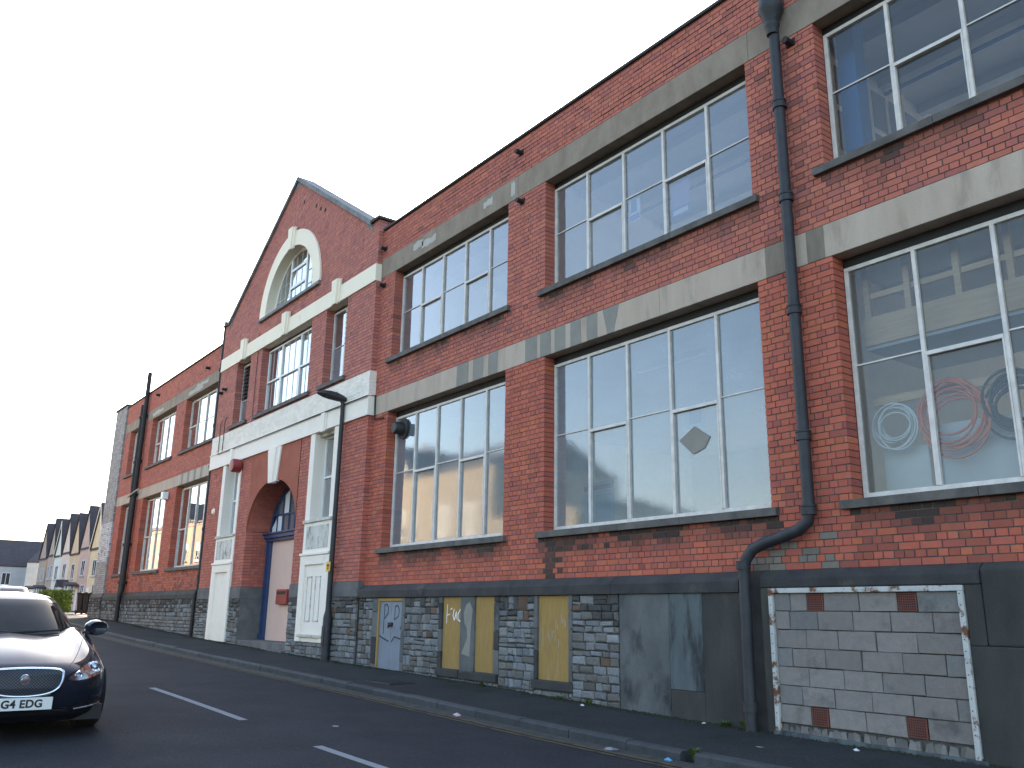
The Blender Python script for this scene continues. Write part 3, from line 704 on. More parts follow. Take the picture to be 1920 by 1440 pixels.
# tiled gable roof, running back
rf = MB()
for s_ in (-1, 1):
    rows = 22
    for k in range(rows):
        u0, u1 = 4.95*k/rows, 4.95*(k+1)/rows+.04
        for j in range(22):
            y0 = .32+j*.42+(.21 if k % 2 else 0); y1 = min(y0+.415, 9.6)
            if y0 >= 9.5: continue
            z0 = 11.22-.60*u0+.025; z1 = 11.22-.60*u1+.045; xa, xb = XC+s_*u0, XC+s_*u1; v = random.uniform(.75, 1.3)
            vs_ = [(xa, y0, z0), (xb, y0, z1), (xb, y1, z1), (xa, y1, z0), (xa, y0, z0-.03), (xb, y0, z1-.03), (xb, y1, z1-.03), (xa, y1, z0-.03)]
            rf.add(vs_, [(0, 1, 2, 3), (4, 7, 6, 5), (0, 4, 5, 1), (1, 5, 6, 2), (2, 6, 7, 3), (3, 7, 4, 0)] if s_ < 0 else [(3, 2, 1, 0), (5, 6, 7, 4), (1, 5, 4, 0), (2, 6, 5, 1), (3, 7, 6, 2), (0, 4, 7, 3)], (v*1.1, v, v))
RFO = part(MB().prism([(XC-4.95, 8.2), (XC+4.95, 8.2), (XC, 11.19)], .33, 9.6), 'roof', M['slate'])
rf.build('roof_tile', M['slate'], RFO, kind='stuff')
part(MB().tube([(XC, .25, 11.26), (XC, 9.6, 11.26)], .09, 8), 'ridge', M['coping'])
# flat roofs, floors, rear and end walls of the wings (interior rooms behind the glass)
for x0, x1 in ((-40.3, -26.7), (-16.4, XR)):
    part(MB().box(x0, x1, .24, 10.0, 8.05, 8.2), 'flat_roof', M['copdark'])
    part(MB().box(x0+.05, x1-.05, .26, 9.9, 7.72, 7.80), 'ceiling', M['inceil'])
    part(MB().box(x0+.05, x1-.05, .26, 9.9, 4.35, 4.9), 'upper_floor', M['inceil'])
    part(MB().box(x0+.05, x1-.05, .26, 9.9, .55, .70), 'ground_floor', M['infloor'])
    rw = MB(); y0, y1 = 9.9, 10.1; xs_ = x0
    while xs_ < x1:
        xe = min(x1, xs_+1.0); rw.box(xs_, xe, y0, y1, -1.6, 8.2); xs_ = xe
        if xs_ >= x1: break
        xe = min(x1, xs_+3.2)
        for a, b in ((-1.6, .75), (2.6, 5.0), (7.4, 8.2)): rw.box(xs_, xe, y0, y1, a, b)  # unseen openings between these pieces, put in to let daylight into the rooms
        xs_ = xe
    part(rw, 'rear_wall', M['inwall'])
    part(MB().box(x0, x0+.2, .24, 9.9, -1.6, 8.05), 'end_wall', M['inwall']); part(MB().box(x1-.2, x1, .24, 9.9, -1.6, 8.05), 'end_wall', M['inwall'])
part(MB().box(CX0+.1, CX1-.1, 3.0, 3.2, -1.6, 11), 'partition_wall', M['inwall'])
part(MB().box(CX0+.1, CX1-.1, .26, 3.0, 4.4, 4.9), 'upper_floor', M['inceil']); part(MB().box(CX0+.1, CX1-.1, .26, 3.0, 7.5, 7.7), 'ceiling', M['inceil'])
part(MB().box(-11.22, -11.1, .30, 9.9, 4.9, 7.72), 'partition_wall', M['inwall'])
part(MB().box(-5.85, -5.73, .30, 9.9, .7, 4.35), 'partition_wall', M['inwall']); part(MB().box(-5.85, -5.73, .30, 9.9, 4.9, 7.72), 'partition_wall', M['inwall'])
# ceiling joists and conduits of the upper rooms
for k in range(8):
    part(MB().box(-16.2, XR-.2, 1.2+k*1.1, 1.32+k*1.1, 7.58, 7.72), 'ceiling_joist', M['inceil'])
part(MB().tube([(-11.0, 2.4, 7.5), (-1, 2.4, 7.5)], .03, 8), 'conduit', M['bluep']); part(MB().tube([(-5.6, 1.6, 4.2), (-1, 1.6, 4.2)], .04, 8), 'conduit', M['plasticw'])
# partition with glazed panels in the right hand upper room, and a blue column
pw = part(MB().box(-5.75, -5.70, 1.0, 4.4, 6.0, 7.55), 'glazed_partition', M['paper'])
for k in range(7):
    for r_ in range(2): MB().box(-5.71, -5.692, 1.10+k*.46, 1.46+k*.46, 6.12+r_*.70, 6.72+r_*.70).build('pane', M['greydoor'], pw)
part(MB().box(-5.36, -5.12, .62, .86, 4.9, 7.72), 'column', M['bluep'])

# --- plinth and basement
PY = -.10
capp = [(0.0, Z_PL), (-.015, Z_PL), (-.135, .45), (-.135, .315), (.0, .315)]
x = -16.48
for x0, x1 in ((-16.48, -13.9), (-13.896, -11.3), (-11.296, -9.0), (-8.996, -6.80)):
    part(MB().xprism(capp, x0, x1), 'plinth_cap', M['plinth'], bevel=.02)
part(MB().xprism([(0, Z_PL), (-.03, Z_PL), (-.135, .47), (-.135, .36), (0, .36)], -6.50, -4.0), 'plinth_cap', M['plinth'], bevel=.02)
part(MB().xprism([(0, Z_PL), (-.03, Z_PL), (-.115, .50), (-.115, -.2), (0, -.2)], -3.996, XR), 'plinth_cap', M['render_dark'], bevel=.02)
part(MB().box(-6.80, -6.50, -.05, .02, -1.5, Z_PL), 'pipe_chase', M['plinth'])
basewall = part(MB().box(-16.5, -8.86, PY+.035, .1, -1.5, .315), 'basement_wall', M['stone_mortar'])
part(MB().box(-8.86, -7.955, PY-.004, .1, -1.5, .314), 'rendered_panel', M['render_mid'], bevel=.01)
part(MB().box(-7.95, -7.40, PY-.008, .1, -.85, .314), 'rendered_panel', M['render_pale'], bevel=.008)
part(MB().box(-7.95, -7.40, PY-.004, .1, -1.5, -.852), 'rendered_panel', M['render_dark'], bevel=.008)
part(MB().box(-7.398, -6.80, PY-.006, .1, -1.5, .314), 'rendered_panel', M['render_dark'], bevel=.008)
part(MB().box(-6.50, -6.385, PY-.02, .1, -1.5, .36), 'rendered_jamb', M['render_dark'], bevel=.01)
part(MB().box(-4.155, XR, PY-.02, .1, -1.6, -.202), 'rendered_panel', M['render_dark'], bevel=.01)
part(MB().box(-4.155, -3.998, PY-.02, .1, -.2, .36), 'rendered_jamb', M['render_dark'], bevel=.01)
STN = []
def stone_tint(x, z, dark=0.0):
    v = random.uniform(.82, 1.15); base = random.choice([(.16, .163, .165), (.18, .178, .172), (.14, .143, .15), (.115, .105, .092), (.20, .203, .203), (.145, .137, .124)])
    if random.random() < .04: base = (.12, .075, .05)
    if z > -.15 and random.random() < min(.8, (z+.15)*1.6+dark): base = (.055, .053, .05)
    return tuple(c*v for c in base)
def rubble(x0, x1, z0, z1, y, hmin=.09, hmax=.185, wmin=.09, wmax=.27, dark=0.0, zf=None, rect=None):
    z = z0
    while z < z1-.02:
        h = random.uniform(hmin, hmax)
        if z1-(z+h) < hmin*.7: h = z1-z
        x = x0
        while x < x1-.02:
            w = random.uniform(wmin, wmax)
            if x1-(x+w) < wmin*.6: w = x1-x
            subs = [(z, z+h)]
            if h > .13 and random.random() < .42: m_ = z+h*random.uniform(.4, .6); subs = [(z, m_), (m_, z+h)]
            for a, b in subs:
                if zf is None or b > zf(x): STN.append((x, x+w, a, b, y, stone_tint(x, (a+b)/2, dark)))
            x += w
        z += h
def gfl(x): return gz(x)-.06
# openings: door, three boards
rubble(-14.60, -13.42, -1.25, .31, PY, zf=gfl); rubble(-11.62, -10.72, -1.25, .31, PY, zf=gfl, wmax=.26)
rubble(-9.84, -8.88, -1.3, .31, PY, zf=gfl, hmin=.08, hmax=.13, wmin=.14, wmax=.30, dark=.25)
rubble(-16.42, -15.86, -1.25, .31, PY, zf=gfl, wmax=.22)
rubble(-13.42, -11.62, -1.3, -1.03, PY, zf=gfl); rubble(-10.72, -9.84, -1.3, -1.05, PY, zf=gfl)
# centre piers and left wing
for x0, x1 in ((-26.58, -25.46), (-23.90, -23.15), (-19.92, -19.38), (-17.80, -16.5)):
    rubble(x0, x1, -1.15, .335, CY-.02, hmin=.09, hmax=.16, wmin=.14, wmax=.34, zf=gfl)
rubble(-19.38, -17.80, -1.15, -.63, CY-.02, zf=gfl)
rubble(-38.6, -26.8, -1.0, .36, -.06, hmin=.07, hmax=.13, wmin=.1, wmax=.24, zf=gfl); rubble(-40.6, -38.62, -.8, .5, -.12, hmin=.08, hmax=.14, wmin=.12, wmax=.26, zf=gfl)
def stone_mesh(b, x0, x1, z0, z1, y, t):
    gq = .007; j = lambda s_=.011: random.uniform(-s_, s_)
    pr = random.uniform(.0, .018); i_ = min(x1-x0, z1-z0)*.16
    o4 = [(x0+gq+j(), z0+gq+j()), (x1-gq+j(), z0+gq+j()), (x1-gq+j(), z1-gq+j()), (x0+gq+j(), z1-gq+j())]
    c = ((x0+x1)/2, (z0+z1)/2)
    i4 = [(p[0]+math.copysign(i_, c[0]-p[0]), p[1]+math.copysign(i_, c[1]-p[1])) for p in o4]
    vs_ = [(p[0], y+.045, p[1]) for p in o4]+[(p[0], y-pr*.3+.008, p[1]) for p in o4]+[(p[0], y-pr+j(.004), p[1]) for p in i4]
    b.add(vs_, [(8, 9, 10, 11)]+[(4+k, 4+(k+1) % 4, 8+(k+1) % 4, 8+k) for k in range(4)]+[(k, (k+1) % 4, 4+(k+1) % 4, 4+k) for k in range(4)], t)
STN.sort(key=lambda s_: (Vector((s_[0], s_[4], s_[2]))-CAM).length)
part(MB().box(CX0+.02, -23.16, CY+.012, .5, -1.4, .65), 'base_wall', M['stone_mortar']); cstone = part(MB().box(-19.91, CX1-.02, CY+.012, .5, -1.4, .65), 'base_wall', M['stone_mortar'])
lstone = part(MB().box(-40.55, -26.62, -.02, .3, -1.4, .62).box(-40.58, -38.64, -.085, .0, -1.4, .5), 'base_wall', M['stone_mortar'])
sr = {}; ns = 0
for x0, x1, z0, z1, y, t in STN:
    if ns < 300:
        b = MB(); stone_mesh(b, x0, x1, z0, z1, y, t); b.build('stone', M['stone'], basewall if x0 > -16.45 and y == PY else (cstone if x0 > -27 else lstone)); ns += 1
    else: stone_mesh(sr.setdefault('C' if -26.7 < x0 < -16.4 and y != PY else ('L' if x0 < -26.7 else 'R'), MB()), x0, x1, z0, z1, y, t)
for k, b in sr.items(): b.build('stonework', M['stone'], {'C': cstone, 'L': lstone, 'R': basewall}[k], kind='stuff')
# smooth stone course of the centre piers and dark band of the left wing
for x0, x1 in ((-26.6, -25.46), (-23.90, -23.145), (-19.935, -19.38), (-17.80, -16.48)): cbox(x0, x1, CY-.025, .5, .34, .646, 'stone_course', M['ashlar'])
part(MB().xprism([(0, .62), (-.02, .62), (-.09, .50), (-.09, .36), (0, .36)], -38.62, -26.66), 'plinth_cap', M['plinth'], bevel=.015)
part(MB().box(-40.5, -38.62, -.10, .05, .5, .62), 'plinth_cap', M['ashlar'])
for side, xj in ((0, -23.15), (1, -19.93)):
    part(MB().box(*((xj-.15, xj) if side == 0 else (xj, xj+.15)), CY+.0, .62, -1.3, .645), 'jamb_stone', M['ashlar'])
# dressed jamb strips and sills round the basement openings
for a, b in ((-15.86, -15.66), (-14.72, -14.60), (-13.42, -13.31), (-11.76, -11.62), (-10.72, -10.64), (-9.92, -9.84)):
    zt = .314; z = -1.3 if a < -14 else (-.9)
    while z < zt-.01:
        h = min(zt-z, random.uniform(.25, .5)); part(MB().box(a, b, PY-.006+random.uniform(-.003, .003), .0, z+.004, z+h-.004), 'jamb_stone', random.choice([M['ashlar'], M['plinth'], M['render_mid']]), bevel=.008); z += h
part(MB().box(-12.735, -12.315, PY-.004, 0, -.9, .314), 'pier', M['render_mid'], bevel=.01)
pts = [(-12.66, -.62), (-12.42, -.66), (-12.40, -.2), (-12.36, .1), (-12.45, .22), (-12.55, .18), (-12.62, .05), (-12.60, -.12), (-12.52, -.2), (-12.50, -.36)]
part(MB().prism(pts[::-1] if False else pts, PY-.010, PY), 'plaster_patch', M['concrete_patch'])
for a, b, zt in ((-13.45, -12.74, -.885), (-12.72, -11.66, -.895), (-10.76, -9.82, -.905)):
    part(MB().box(a, b, PY-.03, .0, zt-.13, zt), 'sill', M['plinth'], bevel=.012)
# boarded openings
for a, b, z0, nm in ((-13.31, -12.735, -.88, 1), (-12.315, -11.76, -.885, 2), (-10.64, -9.92, -.90, 3)):
    bo = part(MB().box(a, b, PY+.03, PY+.05, z0, .305), 'board', M['ochre'])
    bo['label'] = {1: 'ochre plywood board with white spray paint', 2: 'narrow plain ochre plywood board', 3: 'wide scuffed ochre plywood board'}[nm]
    part(MB().box(a-.02, b+.02, PY+.05, .1, z0-.05, .31), 'opening', M['dark'])
    if nm == 1:
        st = MB(); y = PY+.0265; wh = (1, 1, 1)
        st.ribbon([(-13.20, -.13), (-13.185, .18)], .018, y); st.ribbon([(-13.20, .0), (-13.10, .02)], .014, y-.0003); st.ribbon([(-13.08, .10), (-13.04, .12)], .02, y-.0006)
        st.ribbon([(-12.97, .10), (-13.0, .0), (-12.96, -.08), (-12.90, .06), (-12.90, -.06)], .022, y-.0009); st.ribbon([(-12.78, .10), (-12.85, .02), (-12.84, -.07), (-12.76, -.10)], .022, y-.0015)
        st.build('spray_paint', M['upvc'], bo)
    if nm == 3:
        st = MB(); y = PY+.0268
        for k in range(14):
            x_ = random.uniform(-10.5, -10.0); z_ = random.uniform(-.4, .15); st.ribbon([(x_, z_), (x_+random.uniform(-.01, .01), z_-random.uniform(.04, .14))], .008, y-.0004*k)
        st.build('scuff_mark', M['concrete_light'], bo, kind='stuff')
# grey double doors with ochre frame and spray paint
df = MB().box(-15.655, -15.60, PY-.0, .0, -1.05, .30).box(-15.60, -14.725, PY, .0, .245, .30)
drf = part(df, 'door_frame', M['ochre'], bevel=.005)
dl_ = part(MB().box(-15.60, -15.155, PY+.03, 0, -1.06, .245), 'door', M['greydoor'], bevel=.004); dr_ = part(MB().box(-15.147, -14.725, PY+.03, 0, -1.06, .245), 'door', M['greydoor'], bevel=.004)
st = MB(); y = PY+.0275
st.ribbon([(-15.44, -.36), (-15.42, .17)], .028, y); st.ribbon([(-15.43, .17), (-15.34, .19), (-15.27, .12), (-15.28, .02), (-15.40, -.08)], .028, y-.0004); st.ribbon([(-15.60, -.40), (-15.42, -.45), (-15.22, -.50)], .03, y-.0014)
st.build('spray_paint', M['spray'], dl_)
st = MB(); st.ribbon([(-15.03, -.10), (-15.01, .16)], .026, y); st.ribbon([(-15.02, .14), (-14.92, .17), (-14.85, .08), (-14.88, -.03), (-15.0, -.09)], .026, y-.0004); st.ribbon([(-15.10, -.5), (-15.0, -.41), (-14.74, -.45)], .03, y-.0016); st.ribbon([(-14.78, -.24), (-14.74, -.27)], .05, y-.0025)
st.build('spray_paint', M['spray'], dr_)
MB().box(-15.22, -15.08, PY-.005, PY+.03, -.22, -.15).tube([(-15.18, PY-.01, -.2), (-15.16, PY-.03, -.24), (-15.12, PY-.01, -.2)], .014, 6).build('padlock_hasp', M['iron_black'], dl_)
# --- blocked-up opening with steel angle frame
BX0, BX1, BZ0, BZ1 = -6.38, -4.16, -1.085, .355
bw = part(MB().box(BX0, BX1, PY+.03, .1, -1.5, BZ1), 'block_infill', M['block_mortar'])
for k in range(26):
    xq = lerp(BX0+.06, BX1-.06, (k+random.uniform(.1, .9))/26); s_ = random.uniform(.03, .075); v = random.uniform(.5, 1.1)
    MB().prism([(xq-s_, -1.2), (xq+s_*.9, -1.2), (xq+s_*.6, -1.095+random.uniform(-.03, 0)), (xq-s_*.5, -1.09+random.uniform(-.03, 0))], PY-.004+random.uniform(-.01, .01), PY+.04, t=(.2*v, .185*v, .17*v)).build('mortar_lump', M['block'], bw)
fx = MB(); w = .055
fr_ = part(MB().box(BX0, BX1, PY-.045, PY+.06, BZ1-w, BZ1).box(BX0, BX0+w, PY-.045, PY+.06, -1.17, BZ1-w).box(BX1-w, BX1, PY-.045, PY+.06, -1.20, BZ1-w), 'steel_frame', M['angle'], bevel=.006)
for k in range(14):
    z = BZ0+.1+k*.105
    for xx in (BX0+.03, BX1-.03): MB().lathe([(0, -.004), (.006, -.004), (.006, .002)], (xx, PY-.046, z), 6, 'y').build('rivet', M['iron'], fr_)
part(MB().box(BX0-.02, BX1+.06, PY-.06, PY+.05, -1.235, -1.165, dz=-.035), 'threshold', M['render_pale'], bevel=.012)
rows = [[.22, 'v', .44, .44, 'v', .44], [.20, .38, .44, .44, .46, .30], [.40, .40, .44, .45, .47], [.20, .42, .43, .45, .44, .20], [.40, .43, .44, .45, .44], [.30, .40, .44, .44, .44, .14], [.40, 'v', .44, .45, 'v', .46]]
rows[0] = [.22, .22, 'v', .44, .44, 'v', .44]
xin0, xin1 = BX0+w, BX1-w; zt = BZ1-w; bh = (zt-BZ0)/7
def blk(xa, xb, za, zb, t):
    j = lambda: random.uniform(-.004, .004); b = MB()
    y = PY-.006+random.uniform(-.006, .006); e = .005
    o4 = [(xa+.003+j(), za+.003+j()), (xb-.003+j(), za+.003+j()), (xb-.003+j(), zb-.003+j()), (xa+.003+j(), zb-.003+j())]
    i4 = [(o4[0][0]+e, o4[0][1]+e), (o4[1][0]-e, o4[1][1]+e), (o4[2][0]-e, o4[2][1]-e), (o4[3][0]+e, o4[3][1]-e)]
    vs_ = [(p[0], y+.06, p[1]) for p in o4]+[(p[0], y+.008, p[1]) for p in o4]+[(p[0], y, p[1]) for p in i4]
    b.add(vs_, [(8, 9, 10, 11)]+[(4+k, 4+(k+1) % 4, 8+(k+1) % 4, 8+k) for k in range(4)]+[(k, (k+1) % 4, 4+(k+1) % 4, 4+k) for k in range(4)], t)
    b.build('block', M['block'], bw)
for r_, row in enumerate(rows):
    ws = [.215 if q == 'v' else q for q in row]; fixed = sum(.215 for q in row if q == 'v'); fl = sum(q for q in row if q != 'v')
    k_ = (xin1-xin0-fixed)/fl; x = xin0; zb_ = zt-r_*bh; za_ = zb_-bh
    for q in row:
        wq = .215 if q == 'v' else q*k_
        if q == 'v':
            vz1 = zb_-.010; vz0 = vz1-.180
            ab = MB().box(x+.012, x+wq-.008, PY+.0, PY+.05, vz0, vz1).build('airbrick', M['terrav'], bw)
            hl = MB()
            for a in range(8):
                for c in range(7):
                    hx = x+.022+a*.0222; hz = vz0+.012+c*.0238; hl.box(hx, hx+.013, PY-.002, PY+.01, hz, hz+.015)
            hl.build('vent_hole', M['dark'], ab)
            MB().box(x+.012, x+wq-.008, PY+.002, PY+.04, za_+.004, vz0-.004).build('mortar_fill', M['block_mortar'], bw)
        else:
            v = random.uniform(.86, 1.12); t = (.215*v, .190*v, .175*v)
            if (r_, q) in ((3, .20), (5, .30), (5, .14)) or random.random() < .08: t = (.175*v, .168*v, .16*v)
            blk(x, x+wq, za_, zb_, t)
        x += wq
# --- entrance: arch, terracotta spandrels, keystone, fanlight, door
AX0, AX1, AZ, AR = -23.15, -19.93, 2.10, 1.22; AXC = (AX0+AX1)/2; AW = (AX1-AX0)/2
def arch_pts(n=28, w=AW, h=AR): return [(AXC+w*math.cos(math.pi-math.pi*i/n), AZ+h*math.sin(math.pi*i/n)) for i in range(n+1)]
ap = arch_pts()
sp = MB()
for (x0, z0), (x1, z1) in zip(ap, ap[1:]):
    y0, y1 = CY-.012, .6
    sp.add([(x0, y0, z0), (x1, y0, z1), (x1, y0, 4.15), (x0, y0, 4.15), (x0, y1, z0), (x1, y1, z1)], [(0, 1, 2, 3), (1, 0, 4, 5)])
part(sp, 'spandrel', M['terracotta'])
# brick soffit of the arch
sb = MB()
nA = 44; ap2 = arch_pts(nA, AW-.012, AR-.012)
for k, ((x0, z0), (x1, z1)) in enumerate(zip(ap2, ap2[1:])):
    y = CY+.03; 
    while y < .58:
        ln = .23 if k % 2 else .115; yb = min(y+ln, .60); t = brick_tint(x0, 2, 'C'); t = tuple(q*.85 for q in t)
        lx, lz = x1-x0, z1-z0
        sb.add([(x0+lx*.06, y+.004, z0+lz*.06), (x1-lx*.06, y+.004, z1-lz*.06), (x1-lx*.06, yb-.004, z1-lz*.06), (x0+lx*.06, yb-.004, z0+lz*.06),
                (x0+lx*.06, y+.004, z0+lz*.06+.01), (x1-lx*.06, y+.004, z1-lz*.06+.01), (x1-lx*.06, yb-.004, z1-lz*.06+.01), (x0+lx*.06, yb-.004, z0+lz*.06+.01)],
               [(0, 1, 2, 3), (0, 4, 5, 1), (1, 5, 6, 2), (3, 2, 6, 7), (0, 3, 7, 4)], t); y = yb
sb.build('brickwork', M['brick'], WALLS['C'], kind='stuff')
part(MB().prism([(AXC-.27, 3.25), (AXC+.27, 3.25), (AXC+.44, 4.15), (AXC-.44, 4.15)], CY-.05, CY+.05), 'keystone', M['white'], bevel=.01)
part(MB().prism([(AXC-.12, 3.22), (AXC+.12, 3.22), (AXC+.20, 4.15), (AXC-.20, 4.15)], CY-.10, CY+.05), 'keystone', M['white'], bevel=.01)
DY = .55
part(MB().box(AX0-.02, AX1+.02, DY-.16, DY+.06, 1.92, 2.02).box(AX0-.02, AX1+.02, DY-.10, DY+.06, 1.84, 1.92).box(AX0-.02, AX1+.02, DY-.2, DY+.06, 2.02, 2.07), 'transom_cornice', M['blue'], bevel=.01)
part(MB().box(AX0, AX0+.27, DY-.06, DY+.1, -.9, 1.84), 'door_jamb', M['blue'], bevel=.01); part(MB().box(AX1-.2, AX1, DY-.06, DY+.1, -.9, 1.84), 'door_jamb', M['blue'], bevel=.01)
part(MB().box(AX0-.0, AX0+.22, DY-.11, DY, -.9, -.55).box(AX0+.03, AX0+.1, DY-.09, DY, -.55, 1.84), 'door_pilaster', M['blue'], bevel=.006)
door = part(MB().box(AX0+.27, AX1-.2, DY, DY+.06, -.70, 1.85), 'door', M['pink'])
lb = MB().box(-22.10, -21.42, DY-.12, DY, .20, .58).build('letter_box', M['red'], door, bevel=.015); MB().box(-22.02, -21.50, DY-.125, DY-.1, .45, .53).build('letter_slot', M['iron_black'], lb)
for zst, ysx in ((-.70, -.10), (-.86, -.22)): part(MB().box(AX0+.02, AX1-.02, ysx, .75, -1.4, zst), 'step', M['ashlar'], bevel=.012)
fl = MB(); ap3, ap4 = arch_pts(28, AW, AR), arch_pts(28, AW-.11, AR-.11)
for i in range(28):
    a, b, c, d = ap3[i], ap3[i+1], ap4[i+1], ap4[i]; fl.add([(a[0], DY-.02, a[1]), (b[0], DY-.02, b[1]), (c[0], DY-.02, c[1]), (d[0], DY-.02, d[1]), (c[0], DY+.05, c[1]), (d[0], DY+.05, d[1])], [(0, 1, 2, 3), (3, 2, 4, 5)])
FL = part(fl, 'fanlight', M['blue'])
for x in (-1.15, -.78, -.38, 0, .38, .78, 1.15):
    zt_ = AZ+(AR-.06)*math.sqrt(1-(x/(AW-.06))**2); wb = .05 if x in (-.78, 0, .78) else .025
    MB().box(AXC+x-wb/2, AXC+x+wb/2, DY-.02, DY+.04, 2.06, zt_).build('glazing_bar', M['blue'], FL)
MB().box(AXC-1.42, AXC+1.42, DY-.025, DY+.04, 2.52, 2.56).build('glazing_bar', M['blue'], FL)
edges = [-1.5, -1.15, -.78, -.38, 0, .38, .78, 1.15, 1.5]
for k, (a, b) in enumerate(zip(edges, edges[1:])):
    for (q0, q1) in ((2.07, 2.52), (2.56, 4)):
        zt1 = AZ+(AR-.1)*math.sqrt(max(0, 1-(a/(AW-.1))**2)); zt2 = AZ+(AR-.1)*math.sqrt(max(0, 1-(b/(AW-.1))**2))
        if max(zt1, zt2) < q0+.05: continue
        za_, zb_ = min(q1, max(zt1, q0+.01)), min(q1, max(zt2, q0+.01))
        MB().add([(AXC+a, DY+.01, q0), (AXC+b, DY+.01, q0), (AXC+b, DY+.01, zb_), (AXC+a, DY+.01, za_)], [(0, 1, 2, 3)]).build('pane', M['paper'] if (k, q0) in ((0, 2.07), (1, 2.07), (2, 2.56)) else M['obscure'], FL)
part(MB().box(AX0-.1, AX1+.1, DY+.4, DY+.5, 1.9, 3.6), 'lobby_wall', M['inwall'])
# --- drainpipes
pr_ = MB().tube([(-5.79, -.11, 7.5), (-5.78, -.11, 1.25), (-5.80, -.12, 1.08), (-5.92, -.13, .99), (-6.12, -.14, .93), (-6.40, -.15, .86), (-6.54, -.17, .80), (-6.63, -.19, .68), (-6.65, -.20, .55), (-6.66, -.20, gz(-6.6)-.05)], .068, 14)
pr_.smooth = True; dp = part(pr_, 'drainpipe', M['iron'], smooth=50)
for z in (6.35, 5.05, 3.58, 2.05, 1.20):
    MB().lathe([(.07, -.05), (.088, -.05), (.088, -.02), (.082, -.015), (.082, .035), (.09, .04), (.09, .06), (.07, .06)], (-5.785, -.11, z), 14).build('collar', M['iron'], dp, smooth=40)
for z in (.62, -.95): MB().lathe([(.07, -.05), (.086, -.05), (.086, .05), (.07, .05)], (-6.66, -.20, z), 14).build('collar', M['iron'], dp, smooth=40)
MB().lathe([(.0, -.12), (.075, -.12), (.085, -.02), (.10, .0), (.10, .04), (.09, .06), (.14, .20), (.165, .24), (.165, .30), (.15, .34), (.15, .42), (.13, .42), (.12, .36)], (-5.79, -.14, 7.50), 16).build('hopper', M['iron'], dp, smooth=40)
part(MB().tube([(-5.79, -.14, 7.9), (-5.79, -.05, 8.0), (-5.79, .1, 8.02)], .05, 8), 'outlet', M['iron'])
for pts_, r_ in (([(-35.35, -.12, 9.15), (-35.38, -.12, 4.5), (-35.42, -.13, .7), (-35.42, -.2, .5), (-35.42, -.2, gz(-35.4)-.05)], .085), ([(-35.78, -.12, 7.9), (-35.80, -.12, 4.6), (-35.72, -.12, 4.3), (-35.70, -.13, .75), (-35.6, -.18, .5)], .075), ([(-26.72, -.09, 9.0), (-26.74, -.09, .66), (-26.76, -.16, .5), (-26.76, -.16, gz(-26.7)-.05)], .055)):
    b = MB().tube(pts_, r_, 12); q = part(b, 'drainpipe', M['iron_black'], smooth=50)
    for z in (7.4, 5.6, 4.3, 2.4, 1.0): MB().lathe([(r_, -.05), (r_*1.35, -.05), (r_*1.35, .05), (r_, .05)], (pts_[0][0]-.02, pts_[0][1], z), 12).build('collar', M['iron_black'], q)
part(MB().tube([(-36.1, -.2, 4.25), (-35.4, -.25, 4.3), (-34.6, -.2, 4.42)], .03, 8), 'branch_pipe', M['concrete_light'])
# small fittings on the wall
for x_, z_ in ((-5.62, 7.22), (-11.28, 7.20), (-16.32, 7.12), (-11.33, 8.2), (-16.35, 8.02), (-34.0, 8.0), (-26.3, 6.55), (-25.95, 6.6), (-28.2, 7.8)):
    y_ = CY if -26.6 < x_ < -16.5 else 0
    part(MB().tube([(x_, y_+.05, z_), (x_, y_-.14, z_-.005)], .045, 8).box(x_-.06, x_+.06, y_-.02, y_+.02, z_-.05, z_+.05), 'pipe_stub', M['iron_black'])
part(MB().lathe([(0, -.26), (.17, -.25), (.19, -.2), (.19, 0), (.15, .02)], (-24.03, CY-.03, 3.98), 18, 'y'), 'alarm_bell', M['red'], smooth=40)
part(MB().lathe([(0, -.06), (.07, -.05), (.10, 0)], (-25.95, CY, 2.86), 14, 'y'), 'wall_plaque', M['cream'])
part(MB().box(-31.42, -31.16, -.22, -.02, 3.72, 3.98).box(-31.34, -31.24, -.1, .02, 3.7, 3.9), 'flood_light', M['plasticw'], bevel=.02)
part(MB().lathe([(0, .13), (.10, .13), (.17, .10), (.17, .02), (.13, .0), (.13, -.16), (.10, -.2), (0, -.2)][::-1], (-15.52, .17, 3.74), 20, 'y'), 'extract_fan', M['blackp'], smooth=40)
part(MB().lathe([(.17, .0), (.215, .0), (.215, .03), (.17, .03)], (-15.52, .185, 3.74), 20, 'y'), 'fan_ring', M['iron'])
for x_, z_ in ((-21.05, 11.0), (-19.9, 10.35), (-19.6, 10.2), (-20.2, 10.55)): part(MB().prism([(x_-.05, z_-.04), (x_+.04, z_-.05), (x_+.06, z_+.05), (x_-.03, z_+.05)], CY-.006, CY), 'missing_brick', M['dark'])

# ------------------------------------------------------------------ things inside the windows
def coil(name, x, y, z, r, rt, n, m, label, loops=5):
    b = MB()
    for k in range(loops):
        rr = r*random.uniform(.66, 1.06); ox, oz = random.uniform(-.05, .05), random.uniform(-.10, .03); el = random.uniform(.85, 1.15); a0 = random.random()*6; oy = random.uniform(-.04, .04)
        b.tube([(ox+rr*math.cos(a0+2*math.pi*i/n), oy, oz+el*rr*math.sin(a0+2*math.pi*i/n)-r) for i in range(n+1)], rt, 6)
    o = b.build(name, m, smooth=60); o.location = (x, y, z); return tag(o, label, 'coil', 'coils behind the ribbed window')
bt = MB().box(-5.26, -1.3, .52, .56, 2.40, 2.49).build('batten', M['timber']); tag(bt, 'pale timber batten with coils hung on it behind the window', 'batten')
coil('cable_coil', -4.98, .47, 2.44, .25, .012, 24, M['plasticw'], 'white cable coil hanging from the timber batten', 7)
